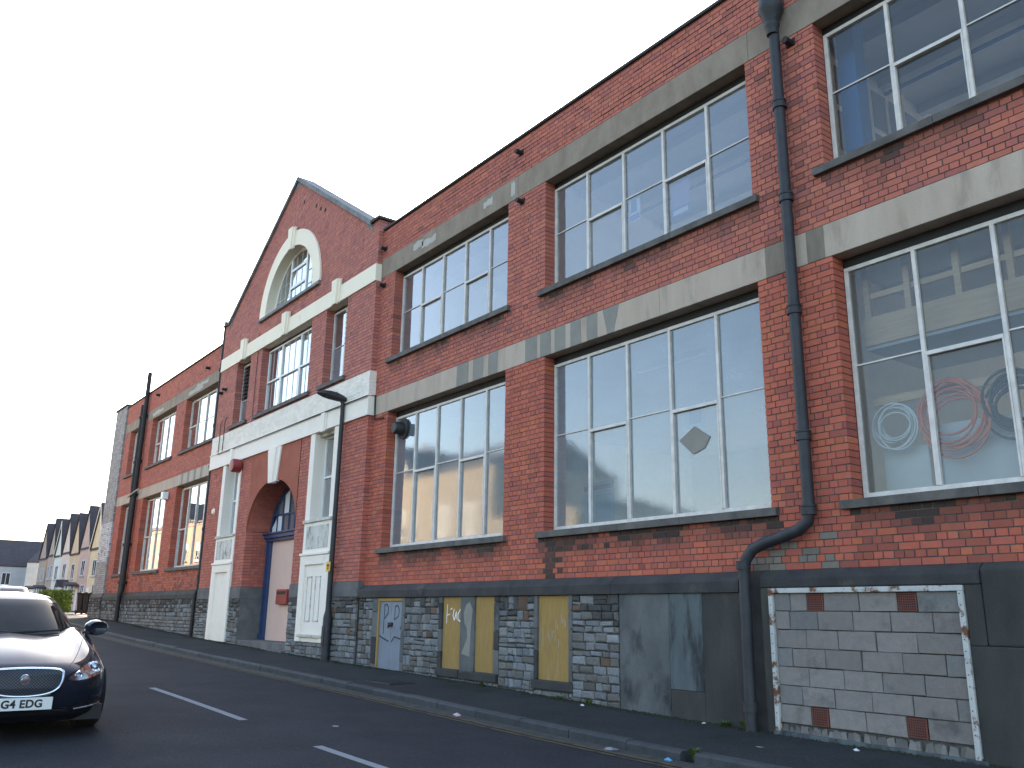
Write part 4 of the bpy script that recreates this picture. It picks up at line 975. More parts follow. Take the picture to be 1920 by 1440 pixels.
coil('hose_coil', -4.33, .47, 2.50, .35, .014, 28, M['orange'], 'orange hose coil hanging from the timber batten', 8)
coil('hose_coil', -3.70, .47, 2.52, .32, .016, 28, M['blackp'], 'black hose coil hanging from the timber batten', 7)
sh_ = empty('storage_loft', (-3.5, 1.2, .7)); tag(sh_, 'timber loft frame with board edge behind the ribbed window', 'storage loft')
for nm, bx_, m in (('fascia_board', (-5.28, -1.3, .50, .54, 3.12, 3.46), M['timber']), ('rail', (-5.28, -1.3, .55, .59, 3.70, 3.77), M['timber']), ('deck', (-5.28, -1.3, .54, 1.9, 3.08, 3.12), M['inceil'])):
    o = MB().box(*bx_).build(nm, m, sh_, bevel=.003); o.location = -sh_.location
for x_ in (-5.22, -4.72, -4.15, -3.6, -3.05, -2.5): o = MB().box(x_-.035, x_+.035, .52, .58, 3.46, 4.34).build('stud', M['timber'], sh_); o.location = -sh_.location
o = MB().box(-4.62, -3.7, .66, .70, .72, 2.10).build('insulation_board', M['paper']); tag(o, 'white sheet of board leaning behind the orange hose coil', 'board')
o = MB().box(-5.25, -4.72, .62, .95, .70, 1.9).build('steel_cabinet', M['inwall'], bevel=.01); tag(o, 'pale steel cabinet standing under the white cable coil', 'cabinet')
def poster(x0, x1, z0, z1, y, m, label, bits=()):
    o = empty('poster', ((x0+x1)/2, y, z0)); tag(o, label, 'poster', 'posters stuck inside the windows')
    q = MB().box(x0-o.location.x, x1-o.location.x, 0, .004, 0, z1-z0).build('sheet', m, o)
    for k, (a, b, c, d, mm) in enumerate(bits): MB().box(lerp(x0, x1, a)-o.location.x, lerp(x0, x1, b)-o.location.x, -.003-.001*k, .0, lerp(0, z1-z0, c), lerp(0, z1-z0, d)).build('print', mm, o)
poster(-8.02, -7.66, 5.72, 6.25, .29, M['purplep'], 'violet poster with blue foot inside an upper window', [(0, 1, 0, .28, M['bluei']), (.1, .9, .06, .2, M['paper'])])
poster(-8.90, -8.66, 5.98, 6.36, .29, M['paper'], 'small blue and white poster inside an upper window', [(.05, .95, .05, .3, M['bluei']), (.2, .7, .4, .95, M['bluei'])])
poster(-9.95, -9.30, 1.36, 1.98, .255, M['paper'], 'white notice with red heading behind the frosted window', [(0, 1, .82, .93, M['redi']), (.1, .9, .1, .7, M['inceil'])])
poster(-7.86, -7.52, 2.50, 2.86, .25, M['paper'], 'white square notice behind the cracked frosted pane', [(.18, .82, .18, .82, M['greydoor'])])
yb_ = MB()
for k in range(3): yb_.lathe([(0, 0), (.08, 0), (.09, .15), (.05, .2), (.03, .26), (0, .26)], (-10.38+.17*k, .42, 1.36-.06*(k == 2)), 12)
for k in range(3):
    o = MB().lathe([(0, 0), (.085, 0), (.09, .16), (.05, .22), (.03, .30-.04*k), (0, .30-.04*k)], (0, 0, 0), 12).build('yellow_bottle', M['yellowt'], smooth=40); o.location = (-10.36+.19*k, .46, 1.31)
    tag(o, ('tall yellow bottle beside the brick jamb behind the frosted glass', 'yellow bottle between two others behind the frosted glass', 'shortest yellow bottle on the ledge, next to the red headed notice')[k], 'bottle', 'yellow bottles behind the frosted window')
o = MB().box(-10.6, -6.4, .34, .62, 1.24, 1.31).build('window_ledge', M['timber']); tag(o, 'timber ledge inside the frosted window with bottles on it', 'ledge')
# fluorescent fitting seen as reflectionless batten, dropped lamps of the lower room
for x_ in (-9.3, -13.5):
    o = MB().box(x_-.75, x_+.75, 1.5, 1.62, 4.02, 4.10).build('strip_light', M['plasticw']); tag(o, 'unlit white strip light hung behind the '+('cracked pane' if x_ > -10 else 'extract fan window'), 'light', 'strip lights in the lower room')
# dark cracked shard on the frosted pane
part(MB().prism([(-7.96, 2.36), (-7.72, 2.14), (-7.52, 2.20), (-7.42, 2.34), (-7.60, 2.46), (-7.68, 2.52)], .214, .218), 'tape_patch', M['concrete_patch'])

# ------------------------------------------------------------------ street lamp
LX, LY = -17.57, -.24; lz = pave_z(LX, LY)
lamp = empty('street_lamp', (LX, LY, lz)); tag(lamp, 'dark grey street lamp post with short overhanging head before the entrance', 'street lamp')
def lp(b, name, m, **k): return b.build(name, m, lamp, **k)
H = 4.62-lz
lp(MB().lathe([(.0, -.1), (.095, -.1), (.095, .86), (.085, .92), (.062, 1.02), (.060, 1.1)], n=20), 'base_column', M['iron'], smooth=40)
lp(MB().tube([(0, 0, 1.05), (.02, 0, H*.6), (.04, -.0, H-.05), (.04, -.03, H+.02), (.03, -.08, H+.06)], [.060, .052, .046, .046, .044], 16), 'pole', M['iron'], smooth=50)
MB_h = MB(); hd = []
secs = [(.12, .06, .07), (.04, .085, .10), (-.10, .115, .125), (-.27, .145, .125), (-.42, .14, .095), (-.53, .095, .055), (-.59, .03, .015)]
n = 14
for yy, hw, hh in secs:
    for k in range(n):
        a = 2*math.pi*k/n; zz = math.sin(a)*hh; zz = zz if zz > 0 else zz*.55
        MB_h.v.append((.03+hw*math.cos(a), yy-.05, H+.06+zz+(-yy)*.10))
for i in range(len(secs)-1):
    for k in range(n): MB_h.f.append((i*n+k, i*n+(k+1) % n, (i+1)*n+(k+1) % n, (i+1)*n+k)); MB_h.t.append((1, 1, 1))
MB_h.f += [tuple(range(n-1, -1, -1)), tuple(range((len(secs)-1)*n, len(secs)*n))]; MB_h.t += [(1, 1, 1)]*2
head = lp(MB_h, 'lamp_head', M['iron'], smooth=50)
MB().add([(.03-.085, -.20, H+.052), (.03+.085, -.20, H+.052), (.03+.095, -.48, H+.082), (.03-.095, -.48, H+.082), (.03-.06, -.24, H+.02), (.03+.06, -.24, H+.02), (.03+.07, -.44, H+.05), (.03-.07, -.44, H+.05)], [(4, 5, 6, 7), (0, 1, 5, 4), (1, 2, 6, 5), (2, 3, 7, 6), (3, 0, 4, 7)]).build('diffuser', M['plasticw'], head)
MB().lathe([(0, .0), (.035, 0), (.035, .05), (.025, .06), (0, .06)], (.03, -.18, H+.145), 12).build('photocell', M['iron'], head)
sg = lp(MB().box(-.10, .10, -.08, -.07, 0, .20), 'sign_plate', M['yellow'], bevel=.004); sg.location = (.015, 0, .87-lz)
MB().box(-.055, .055, -.0825, -.08, .10, .15).box(-.03, .03, -.0825, -.08, .045, .085).build('sign_print', M['iron_black'], sg)
lp(MB().box(-.066, .066, -.072, .066, .0, .02), 'sign_strap', M['iron']).location = (.012, 0, .95-lz)
lp(MB().box(-.05, .05, -.098, -.09, .30, .70), 'access_door', M['iron'], bevel=.004)

# ------------------------------------------------------------------ litter, cover, moss, weeds
mc = empty('manhole_cover', (-13.2, -1.15, pave_z(-13.2, -1.15))); tag(mc, 'dark iron access cover set in the pavement by the grey doors', 'manhole cover')
MB().box(-.42, .42, -.24, .24, -.05, .006).build('frame', M['iron'], mc, bevel=.004)
cv_ = MB()
for a in range(14):
    for b in range(8): cv_.box(-.39+a*.056, -.35+a*.056, -.21+b*.053, -.175+b*.053, .004, .011)
cv_.build('tread_pattern', M['iron_black'], mc)
def litter(name, x, y, z, size, m, label, sq=.5):
    b = MB(); n = 9; rs = [size*random.uniform(.5, 1) for _ in range(n)]
    top = [(r*math.cos(2*math.pi*k/n), r*math.sin(2*math.pi*k/n)*.6, random.uniform(.1, .5)*size*sq) for k, r in enumerate(rs)]
    bot = [(p[0]*.8, p[1]*.8, 0) for p in top]
    b.add(bot+top+[(0, 0, size*sq)], [(k, (k+1) % n, n+(k+1) % n, n+k) for k in range(n)]+[(n+k, n+(k+1) % n, 2*n) for k in range(n)]+[tuple(range(n-1, -1, -1))])
    o = b.build(name, m); o.location = (x, y, z); return tag(o, label, 'litter', 'litter along the street')
litter('crumpled_wrapper', -9.92, -2.0, road_z(-9.92, -2.0), .09, mat('pink_wrapper', (.55, .38, .40), .5), 'crumpled pale pink wrapper in the gutter')
litter('crumpled_wrapper', -7.05, -2.0, road_z(-7.05, -2.0), .13, mat('silver_wrapper', (.22, .24, .28), .3, metal=.4), 'flattened silver and blue wrapper in the gutter', .25)
litter('crumpled_paper', -9.35, -.35, pave_z(-9.35, -.35), .05, M['paper'], 'small white paper scrap at the foot of the stone wall')
litter('crumpled_paper', -7.35, -.20, pave_z(-7.35, -.2), .04, M['paper'], 'tiny white paper scrap below the dark render')
litter('crumpled_wrapper', -6.3, -1.95, road_z(-6.3, -1.95), .07, mat('blue_wrapper', (.10, .30, .50), .5), 'bright blue wrapper in the gutter')
litter('crumpled_paper', -5.25, -.40, pave_z(-5.25, -.4), .05, M['paper'], 'torn white paper below the blocked opening')
litter('dried_gum', -5.95, -1.0, pave_z(-5.95, -1.0), .06, M['concrete_light'], 'flat pale spot of dried gum on the pavement', .06)
litter('crumpled_wrapper', -9.55, -3.9, road_z(-9.55, -3.9), .07, mat('green_wrapper', (.25, .36, .33), .5), 'flat pale green scrap on the carriageway', .1)
ms = MB(); x = 3.0
while x > -40.5:
    yw = (PY-.02 if x > -16.5 else (CY-.05 if x > -26.6 else -.10))
    for k in range(16):
        px = x+random.uniform(-.06, .06); e = abs(random.gauss(0, .07))*(1.3 if math.sin(px*2.3)+math.sin(px*.7+1) > -.3 else .35)
        py = yw-e+.01; r = random.uniform(.012, .03); z = pave_z(px, py); a = random.random()*6
        ms.add([(px+r*math.cos(a+q*1.57), py+r*math.sin(a+q*1.57)*.8, z-.004) for q in range(4)]+[(px, py, z+r*random.uniform(.3, .8))], [(q, (q+1) % 4, 4) for q in range(4)])
    x -= .045
tag(ms.build('moss', M['moss']), 'green moss growing along the foot of the factory wall', 'moss', kind='stuff')
def weed(x, y, z, h, n, label, spread=.12):
    b = MB()
    for k in range(n):
        a = random.random()*6.28; l = h*random.uniform(.5, 1); w_ = random.uniform(.006, .014); dx, dy = math.cos(a)*spread*random.uniform(.3, 1), math.sin(a)*spread*random.uniform(.3, 1)
        px, py = -math.sin(a)*w_, math.cos(a)*w_; t = random.uniform(.6, 1.2)
        b.add([(px*.5, py*.5, -.01), (-px*.5, -py*.5, -.01), (dx*.5-px, dy*.5-py, l*.7), (dx*.5+px, dy*.5+py, l*.7), (dx, dy, l)], [(0, 1, 2, 3), (3, 2, 4)], (t, t, t*.8))
    o = b.build('weed', M['leaf']); o.location = (x, y, z); return tag(o, label, 'weed', 'weeds rooted in the street')
weed(-6.75, -.20, pave_z(-6.75, -.2), .12, 60, 'leafy weed at the foot of the bent drainpipe')
weed(-7.05, -.18, pave_z(-7.05, -.18), .08, 40, 'low weed beside the foot of the drainpipe')
weed(-6.1, KERB-.08, road_z(-6.1, KERB-.1)+.03, .12, 90, 'grass tuft filling a gap in the kerb', .09)
weed(-9.35, -.22, pave_z(-9.35, -.22), .09, 40, 'small weed below the wide ochre board')
weed(-11.9, -.2, pave_z(-11.9, -.2), .07, 40, 'small weed below the narrow ochre boards')
weed(-10.0, -.2, pave_z(-10.0, -.2), .07, 30, 'thin weed in the stone wall footing')

# ------------------------------------------------------------------ cars
M['tyre'] = mat('tyre', (.012, .012, .013), .85)
M['rim'] = mat('alloy', (.35, .35, .37), .35, metal=.9)
M['chrome'] = mat('chrome', (.75, .77, .80), .12, metal=1.0)
M['grille_dark'] = mat('grille_black', (.008, .008, .010), .5)
M['mesh_metal'] = mat('grille_mesh', (.10, .105, .12), .35, metal=.8)
M['plastic_black'] = mat('trim_black', (.012, .012, .013), .6)
M['plate'] = mat('plate_white', (.72, .72, .70), .4)
M['lamp_clear'] = glass('lamp_lens', (.9, .92, .95), refl=2.2, milk=.05, wave=0, dirt=.0)
M['lamp_amber'] = glass('amber_lens', (.95, .45, .20), refl=2.0, milk=.25, milkc=(.50, .20, .09), wave=0, dirt=.0)
M['car_glass'] = glass('car_glass', (.05, .065, .07), refl=.4, milk=.01, wave=0, dirt=.02)
M['lamp_inner'] = mat('lamp_reflector', (.45, .46, .50), .2, metal=.9)
def ptable(z, tab):   # columns of a table interpolated at height z
    zs = [r[0] for r in tab]
    return [interp(z, zs, [r[k] for r in tab]) for k in range(1, len(tab[0]))]
#      z    nose   tail  halfwidth  exponent(front)
LOW = [(.17, 2.28, -2.30, .82, 4.2), (.24, 2.38, -2.42, .90, 4.0), (.36, 2.45, -2.47, .93, 3.7), (.50, 2.47, -2.48, .94, 3.5), (.62, 2.43, -2.48, .94, 3.3),
       (.69, 2.34, -2.47, .93, 3.1), (.74, 2.18, -2.46, .915, 3.1), (.80, 1.90, -2.44, .90, 3.2), (.86, 1.52, -2.42, .885, 3.4), (.91, 1.14, -2.40, .87, 3.6), (.94, .80, -2.36, .84, 3.8)]
TOP = [(.90, 1.02, -2.00, .84, 4.2), (.95, .93, -1.92, .815, 4.2), (1.04, .76, -1.74, .77, 4.0), (1.14, .56, -1.50, .71, 3.8), (1.245, .34, -1.18, .645, 3.6), (1.31, .14, -.92, .58, 3.4), (1.35, -.12, -.66, .44, 3.0), (1.362, -.42, -.56, .22, 2.4)]
def contour(tab, z, th):
    nose, tail, w, e = ptable(z, tab); c, s_ = math.cos(th), math.sin(th); cx = (nose+tail)/2 if tab is TOP else .3
    ex = e if c >= 0 else 3.6
    a = (nose-cx) if c >= 0 else (cx-tail)
    return (cx+a*math.copysign(abs(c)**(2/ex), c), w*math.copysign(abs(s_)**(2/ex), s_), z)
def front_x(y, z, tab=LOW):
    nose, tail, w, e = ptable(z, tab); cx = (nose+tail)/2 if tab is TOP else .3
    s_ = min(1, abs(y)/w)**(e/2); return cx+(nose-cx)*(max(0, 1-s_*s_)**.5)**(2/e)
def thetas(n):
    t = []
    for i in range(n): t.append(2*math.pi*i/n)
    return t
def loft(tab, zs, ths, close_top=True):
    b = MB(); n = len(ths)
    for z in zs:
        for th in ths: b.v.append(contour(tab, z, th))
    for i in range(len(zs)-1):
        for k in range(n): b.f.append((i*n+k, i*n+(k+1) % n, (i+1)*n+(k+1) % n, (i+1)*n+k)); b.t.append((1, 1, 1))
    if close_top: b.f.append(tuple((len(zs)-1)*n+k for k in range(n))); b.t.append((1, 1, 1))
    return b
def frontpatch(poly, off, nsub=10, th=.0):
    """sheet laid on the nose: poly in (y, z), filled as a fan of strips"""
    b = MB(); c = (sum(p[0] for p in poly)/len(poly), sum(p[1] for p in poly)/len(poly)); n = len(poly); rings = 5
    for r in range(rings+1):
        u = r/rings
        for p in poly:
            y, z = lerp(c[0], p[0], u), lerp(c[1], p[1], u); b.v.append((front_x(y, z)+off, y, z))
    for r in range(rings):
        for k in range(n): b.f.append((r*n+k, r*n+(k+1) % n, (r+1)*n+(k+1) % n, (r+1)*n+k)); b.t.append((1, 1, 1))
    return b
def smoothpoly(pts, n=6):
    out = []; m = len(pts)
    for i in range(m):
        p0, p1, p2, p3 = [pts[(i+k-1) % m] for k in range(4)]
        for j in range(n):
            t = j/n; out.append(tuple(.5*((2*p1[q])+(-p0[q]+p2[q])*t+(2*p0[q]-5*p1[q]+4*p2[q]-p3[q])*t*t+(-p0[q]+3*p1[q]-3*p2[q]+p3[q])*t**3) for q in (0, 1)))
    return out
def text_mesh(s, size, name, m, parent, loc, rot, extr=.001):
    cu = bpy.data.curves.new(name, 'FONT'); cu.body = s; cu.size = size; cu.align_x = 'CENTER'; cu.align_y = 'CENTER'; cu.extrude = extr; cu.space_character = 1.05; cu.offset = size*.034
    t = bpy.data.objects.new(name, cu); COL.objects.link(t); dg = bpy.context.evaluated_depsgraph_get(); me = bpy.data.meshes.new_from_object(t.evaluated_get(dg)); bpy.data.objects.remove(t)
    o = bpy.data.objects.new(name, me); COL.objects.link(o); me.materials.clear(); me.materials.append(m); o.parent = parent; o.location = loc; o.rotation_euler = rot; return o
def make_car(name, label, paint, loc, rz, pitch, detail=True, plate=None, group=None):
    car = empty(name, loc); car.rotation_euler = (0, pitch, rz); tag(car, label, 'car', group)
    N = 72 if detail else 36
    # concentrate samples at the corners
    ths = [2*math.pi*i/N for i in range(N)]
    zs = [.17, .20, .24, .30, .36, .43, .50, .56, .62, .655, .69, .715, .74, .77, .80, .83, .86, .885, .91, .925, .94]
    b = loft(LOW, zs, ths)
    # wing bulges over the lamps and a raised bonnet centre; wheel arches pushed in
    vs2 = []
    for (x, y, z) in b.v:
        if z > .66 and x > .6:
            k = min(1, (z-.66)/.08)*min(1, (2.3-x)/.3 if x < 2.3 else 0); k = max(0, k)
            z += k*(.045*math.exp(-((abs(y)-.70)/.13)**2)+.022*math.exp(-(y/.22)**4))
        for xa in (1.50, -1.41):
            d = math.hypot(x-xa, z-.33)
            if d < .375 and abs(y) > .6: y = math.copysign(min(abs(y), .70), y)
        vs2.append((x, y, z))
    b.v = vs2
    body = b.build('body', paint, car, smooth=55)
    # underside
    MB().box(-2.2, 2.2, -.78, .78, .16, .30).build('underbody', M['plastic_black'], car)
    # cabin: roof panel, pillars painted; glass panels stand just proud
    gz_ = [.90, .945, 1.0, 1.05, 1.10, 1.155, 1.21, 1.25, 1.285, 1.315, 1.34, 1.355, 1.362]
    cab = MB(); ths2 = [2*math.pi*i/60 for i in range(60)]; n = 60
    for z in gz_:
        for th in ths2: cab.v.append(contour(TOP, z, th))
    glassf = {'windscreen': [], 'rear_window': [], 'side': []}
    for i in range(len(gz_)-1):
        for k in range(n):
            th = (ths2[k]+math.pi/60); a = math.degrees(th) % 360; a = a-360 if a > 180 else a; f = (i*n+k, i*n+(k+1) % n, (i+1)*n+(k+1) % n, (i+1)*n+k)
            zm = (gz_[i]+gz_[i+1])/2
            if 0 <= i and zm < 1.275 and abs(a) < 40: glassf['windscreen'].append(f)
            elif zm < 1.25 and abs(a) > 148: glassf['rear_window'].append(f)
            elif 0.93 < zm < 1.235 and 50 < abs(a) < 138: glassf['side'].append(f)
            else: cab.f.append(f); cab.t.append((1, 1, 1))
    cab.f.append(tuple((len(gz_)-1)*n+k for k in range(n))); cab.t.append((1, 1, 1))
    allv = list(cab.v); cab.build('roof', paint, car, smooth=60)
    for nm, fs in glassf.items():
        for sgn in ((1, -1) if nm == 'side' else (0,)):
            g_ = MB(); g_.v = list(allv); g_.f = [f for f in fs if sgn == 0 or sum(allv[i][1] for i in f)*sgn > 0]; g_.t = [(1, 1, 1)]*len(g_.f)
            used = sorted({i for f in g_.f for i in f}); mp = {o: i for i, o in enumerate(used)}; g_.v = [allv[i] for i in used]; g_.f = [tuple(mp[i] for i in f) for f in g_.f]
            g_.build('side_window' if nm == 'side' else nm, M['car_glass'], car, smooth=60)
    # dark interior
    MB().box(-1.5, .75, -.68, .68, .5, .90).build('interior', M['plastic_black'], car)
    for y in (-.36, .36):
        MB().box(-.55, -.40, y-.22, y+.22, .6, 1.04).box(-.52, -.44, y-.12, y+.12, 1.04, 1.18).build('seat', M['plastic_black'], car, bevel=.04)
    MB().box(.30, .34, -.11, .11, 1.15, 1.205).build('rear_view_mirror', M['plastic_black'], car, bevel=.01)
    # wheels
    for xa in (1.50, -1.41):
        for s_ in (-1, 1):
            wy = s_*.775
            ty = MB().lathe([(.20, -.11), (.31, -.115), (.335, -.09), (.34, 0), (.335, .09), (.31, .115), (.20, .11)], (xa, wy, .335), 28, 'y').build('wheel', M['tyre'], car, smooth=40)
            rm = MB().lathe([(.0, s_*.06), (.05, s_*.075), (.06, s_*.05), (.17, s_*.055), (.215, s_*.08), (.225, s_*.10), (.225, s_*.0)], (xa, wy, .335), 24, 'y'); rm.build('rim', M['rim'], ty, smooth=40)
            sp_ = MB()
            for k in range(10):
                a = 2*math.pi*k/10; sp_.tube([(xa+.05*math.cos(a), wy+s_*.08, .335+.05*math.sin(a)), (xa+.21*math.cos(a), wy+s_*.095, .335+.21*math.sin(a))], .016, 6)
            sp_.build('spokes', M['rim'], ty, kind='stuff')
    # door mirrors
    for s_ in (-1, 1):
        mr = MB(); nn = 12
        for x_, ry, rz_ in ((.78, .055, .04), (.80, .10, .075), (.74, .125, .09), (.66, .13, .092), (.63, .125, .088)):
            for k in range(nn):
                a = 2*math.pi*k/nn; mr.v.append((x_, s_*(.955+ry*math.cos(a)), .985+rz_*math.sin(a)))
        for i in range(4):
            for k in range(nn): mr.f.append((i*nn+k, i*nn+(k+1) % nn, (i+1)*nn+(k+1) % nn, (i+1)*nn+k)); mr.t.append((1, 1, 1))
        mr.f += [tuple(range(nn-1, -1, -1)), tuple(range(4*nn, 5*nn))]; mr.t += [(1, 1, 1)]*2
        mm = mr.build('door_mirror', paint, car, smooth=50)
        MB().box(*sorted((.70, .78)), *sorted((s_*.80, s_*.88)), .91, .95).build('mirror_arm', M['plastic_black'], mm, bevel=.01)
    if not detail:
        for s_ in (-1, 1):
            MB_ = frontpatch([(s_*.45, .60), (s_*.80, .66), (s_*.82, .72), (s_*.5, .68)], .008); MB_.build('headlight', M['lamp_inner'], car)
        MB().box(-2.5, -2.46, -.75, -.5, .7, .82).build('tail_light', M['red'], car); MB().box(-2.5, -2.46, .5, .75, .7, .82).build('tail_light', M['red'], car)
        return car
    # grille
    gp = smoothpoly([(-.30, .655), (0, .672), (.30, .655), (.335, .60), (.30, .50), (.20, .445), (0, .425), (-.20, .445), (-.30, .50), (-.335, .60)], 5)
    gr = frontpatch(gp, .006).build('grille', M['grille_dark'], car)
    MB().tube([(front_x(y, z)+.010, y, z) for y, z in gp+gp[:2]], .014, 8, cap=False).build('grille_surround', M['chrome'], gr, smooth=60)
    from_in = lambda y, z: sum(1 for (a, b_) in zip(gp, gp[1:]+gp[:1]) if (a[1] > z) != (b_[1] > z) and y < (b_[0]-a[0])*(z-a[1])/(b_[1]-a[1])+a[0]) % 2 == 1
    me_ = MB()
    for d in (1, -1):
        for k in range(-40, 41):
            pts = []
            for q in range(40):
                y = -.34+.68*q/39; z = .55+d*(y-k*.03)*.9
                if from_in(y, z): pts.append((front_x(y, z)+.010, y, z))
                elif len(pts) > 1: break
                else: pts = []
            if len(pts) > 1: me_.tube(pts, .0025, 4)
    me_.build('grille_mesh', M['mesh_metal'], gr, kind='stuff')
    bdg = MB().lathe([(0, .018), (.030, .017), (.033, .014), (.046, .014), (.050, .008), (.050, 0)], (front_x(0, .575)+.010, 0, .575), 24, 'x').build('badge', M['chrome'], gr, smooth=40)
    MB().lathe([(0, .021), (.012, .0195), (.014, .015)], (front_x(0, .575)+.010, 0, .575), 20, 'x').build('badge_centre', mat('badge_red', (.30, .05, .05), .35), bdg, smooth=40)
    # number plate
    px = front_x(.12, .36)+.03
    pl = MB().box(px-.03, px, -.262, .262, .302, .416).build('number_plate', M['plate'], car, bevel=.004)
    if plate: text_mesh(plate, .097, 'plate_text', M['plastic_black'], pl, (px+.0015, 0, .357), (R(90), 0, R(90)))
    # lower intake, fog blades
    frontpatch(smoothpoly([(-.55, .30), (.55, .30), (.50, .20), (-.50, .20)], 4), .005).build('lower_intake', M['grille_dark'], car)
    for s_ in (-1, 1):
        fp = smoothpoly([(s_*.44, .315), (s_*.76, .36), (s_*.80, .33), (s_*.76, .27), (s_*.50, .24)], 4); fo = frontpatch(fp, .004).build('fog_recess', M['grille_dark'], car)
        MB().tube([(front_x(s_*q, .285+.08*(q-.47))+.015, s_*q, .285+.08*(q-.47)) for q in [.47+.033*i for i in range(10)]], .011, 8).build('chrome_blade', M['chrome'], fo)
        # headlight: reflector bed, round projectors, clear cover, amber corner
        hp = smoothpoly([(s_*.38, .57), (s_*.47, .555), (s_*.64, .575), (s_*.83, .62), (s_*.885, .68), (s_*.85, .72), (s_*.72, .725), (s_*.58, .69), (s_*.45, .625)], 5)
        hl_ = frontpatch(hp, .004).build('headlight', M['grille_dark'], car)
        for (cy, cz, r_) in ((.67, .65, .066), (.485, .597, .038)):
            xx = front_x(s_*cy, cz)+.004
            MB().lathe([(r_, .0), (r_, .018), (r_*.86, .022), (r_*.72, .006), (r_*.70, .004)], (xx, s_*cy, cz), 24, 'x').build('lamp_ring', M['chrome'], hl_, smooth=40)
            MB().lathe([(r_*.74, .003), (r_*.55, .014), (r_*.3, .020), (0, .022)], (xx, s_*cy, cz), 20, 'x').build('projector', M['lamp_inner'], hl_, smooth=60)
        ap_ = smoothpoly([(s_*.79, .635), (s_*.85, .65), (s_*.872, .685), (s_*.84, .71), (s_*.79, .70)], 4); frontpatch(ap_, .010).build('indicator', M['lamp_amber'], hl_)
        cvr = frontpatch(hp, .030); cvr.build('lens', M['lamp_clear'], hl_, smooth=60)
        # bonnet shut line
        ln = []
        for i in range(14):
            u = i/13; x = lerp(2.30, 1.05, u); y = s_*lerp(.40, .76, u**.8)
            # height on the loft: search
            lo_, hi_ = .55, .97
            for _ in range(24):
                mid = (lo_+hi_)/2
                if front_x(y, mid) > x: lo_ = mid
                else: hi_ = mid
            k = max(0, min(1, (mid-.66)/.08)*min(1, (2.3-x)/.3 if x < 2.3 else 0)); ln.append((x, y, mid+k*(.045*math.exp(-((abs(y)-.70)/.13)**2)+.022*math.exp(-(y/.22)**4))))
        MB().tube(ln, .0045, 5).build('bonnet_seam', M['grille_dark'], car)
        # wipers
        MB().tube([(1.03, s_*.12-.28, .93), (.97, s_*.12+.06, .95), (.93, s_*.12+.40, .965)], .012, 6).build('wiper', M['plastic_black'], car)
    MB().tube([contour(TOP, .915, R(a)) for a in range(-55, 56, 5)], .022, 8).build('scuttle', M['plastic_black'], car)
    return car
paint_dark = mat('car_paint_dark', (.014, .016, .026), .10, metal=.0, spec=.30, coat=.0, coords='obj')
cx_ = -12.2; cy_ = -7.08
make_car('parked_car', 'dark grey saloon car with chrome mesh grille and white number plate', paint_dark, (cx_, cy_, road_z(cx_, cy_)+.005), 0, math.atan2(road_z(cx_-1.5, cy_)-road_z(cx_+1.5, cy_), 3.0), True, 'G4 EDG', 'cars in the street')
paint_blue = mat('car_paint_blue', (.03, .04, .06), .3, metal=.0, spec=.3, coat=.0, coords='obj')
c2x, c2y = -47, -1.1+shift(-47)-1.55
make_car('parked_car', 'slate blue car further up the street behind the dark saloon', paint_blue, (c2x, c2y, road_z(c2x, c2y)+.005), R(172), 0, False, group='cars in the street')
# white van
van = empty('white_van', (-76, .9, road_z(-76, .9)), R(160)); tag(van, 'white van with yellow rear marking parked far up the street', 'van')
wp = mat('van_paint', (.75, .75, .74), .35, coat=.6, coords='obj')
MB().xprism([(-.92, .30), (-.95, .9), (-.90, 1.6), (-.78, 1.92), (.78, 1.92), (.90, 1.6), (.95, .9), (.92, .30)], -2.2, 1.2).build('body', wp, van, bevel=.06)
MB().xprism([(-.90, .30), (-.93, .9), (-.88, 1.15), (.88, 1.15), (.93, .9), (.90, .30)], 1.2, 2.35).build('bonnet', wp, van, bevel=.08)
MB().add([(1.21, -.85, 1.86), (1.21, .85, 1.86), (1.85, .85, 1.16), (1.85, -.85, 1.16)], [(0, 1, 2, 3)]).build('windscreen', M['car_glass'], van)
MB().box(-2.23, -2.2, -.7, .7, 1.0, 1.35).build('rear_marking', M['yellow'], van)
for s_ in (-1, 1):
    MB().box(-2.23, -2.2, s_*.78-.08, s_*.78+.08, .7, 1.1).build('tail_light', M['red'], van)
    for xa in (-1.3, 1.5): MB().lathe([(.0, -.1), (.20, -.1), (.31, -.09), (.33, 0), (.31, .09), (.2, .1), (0, .1)], (xa, s_*.84, .33), 20, 'y').build('wheel', M['tyre'], van)

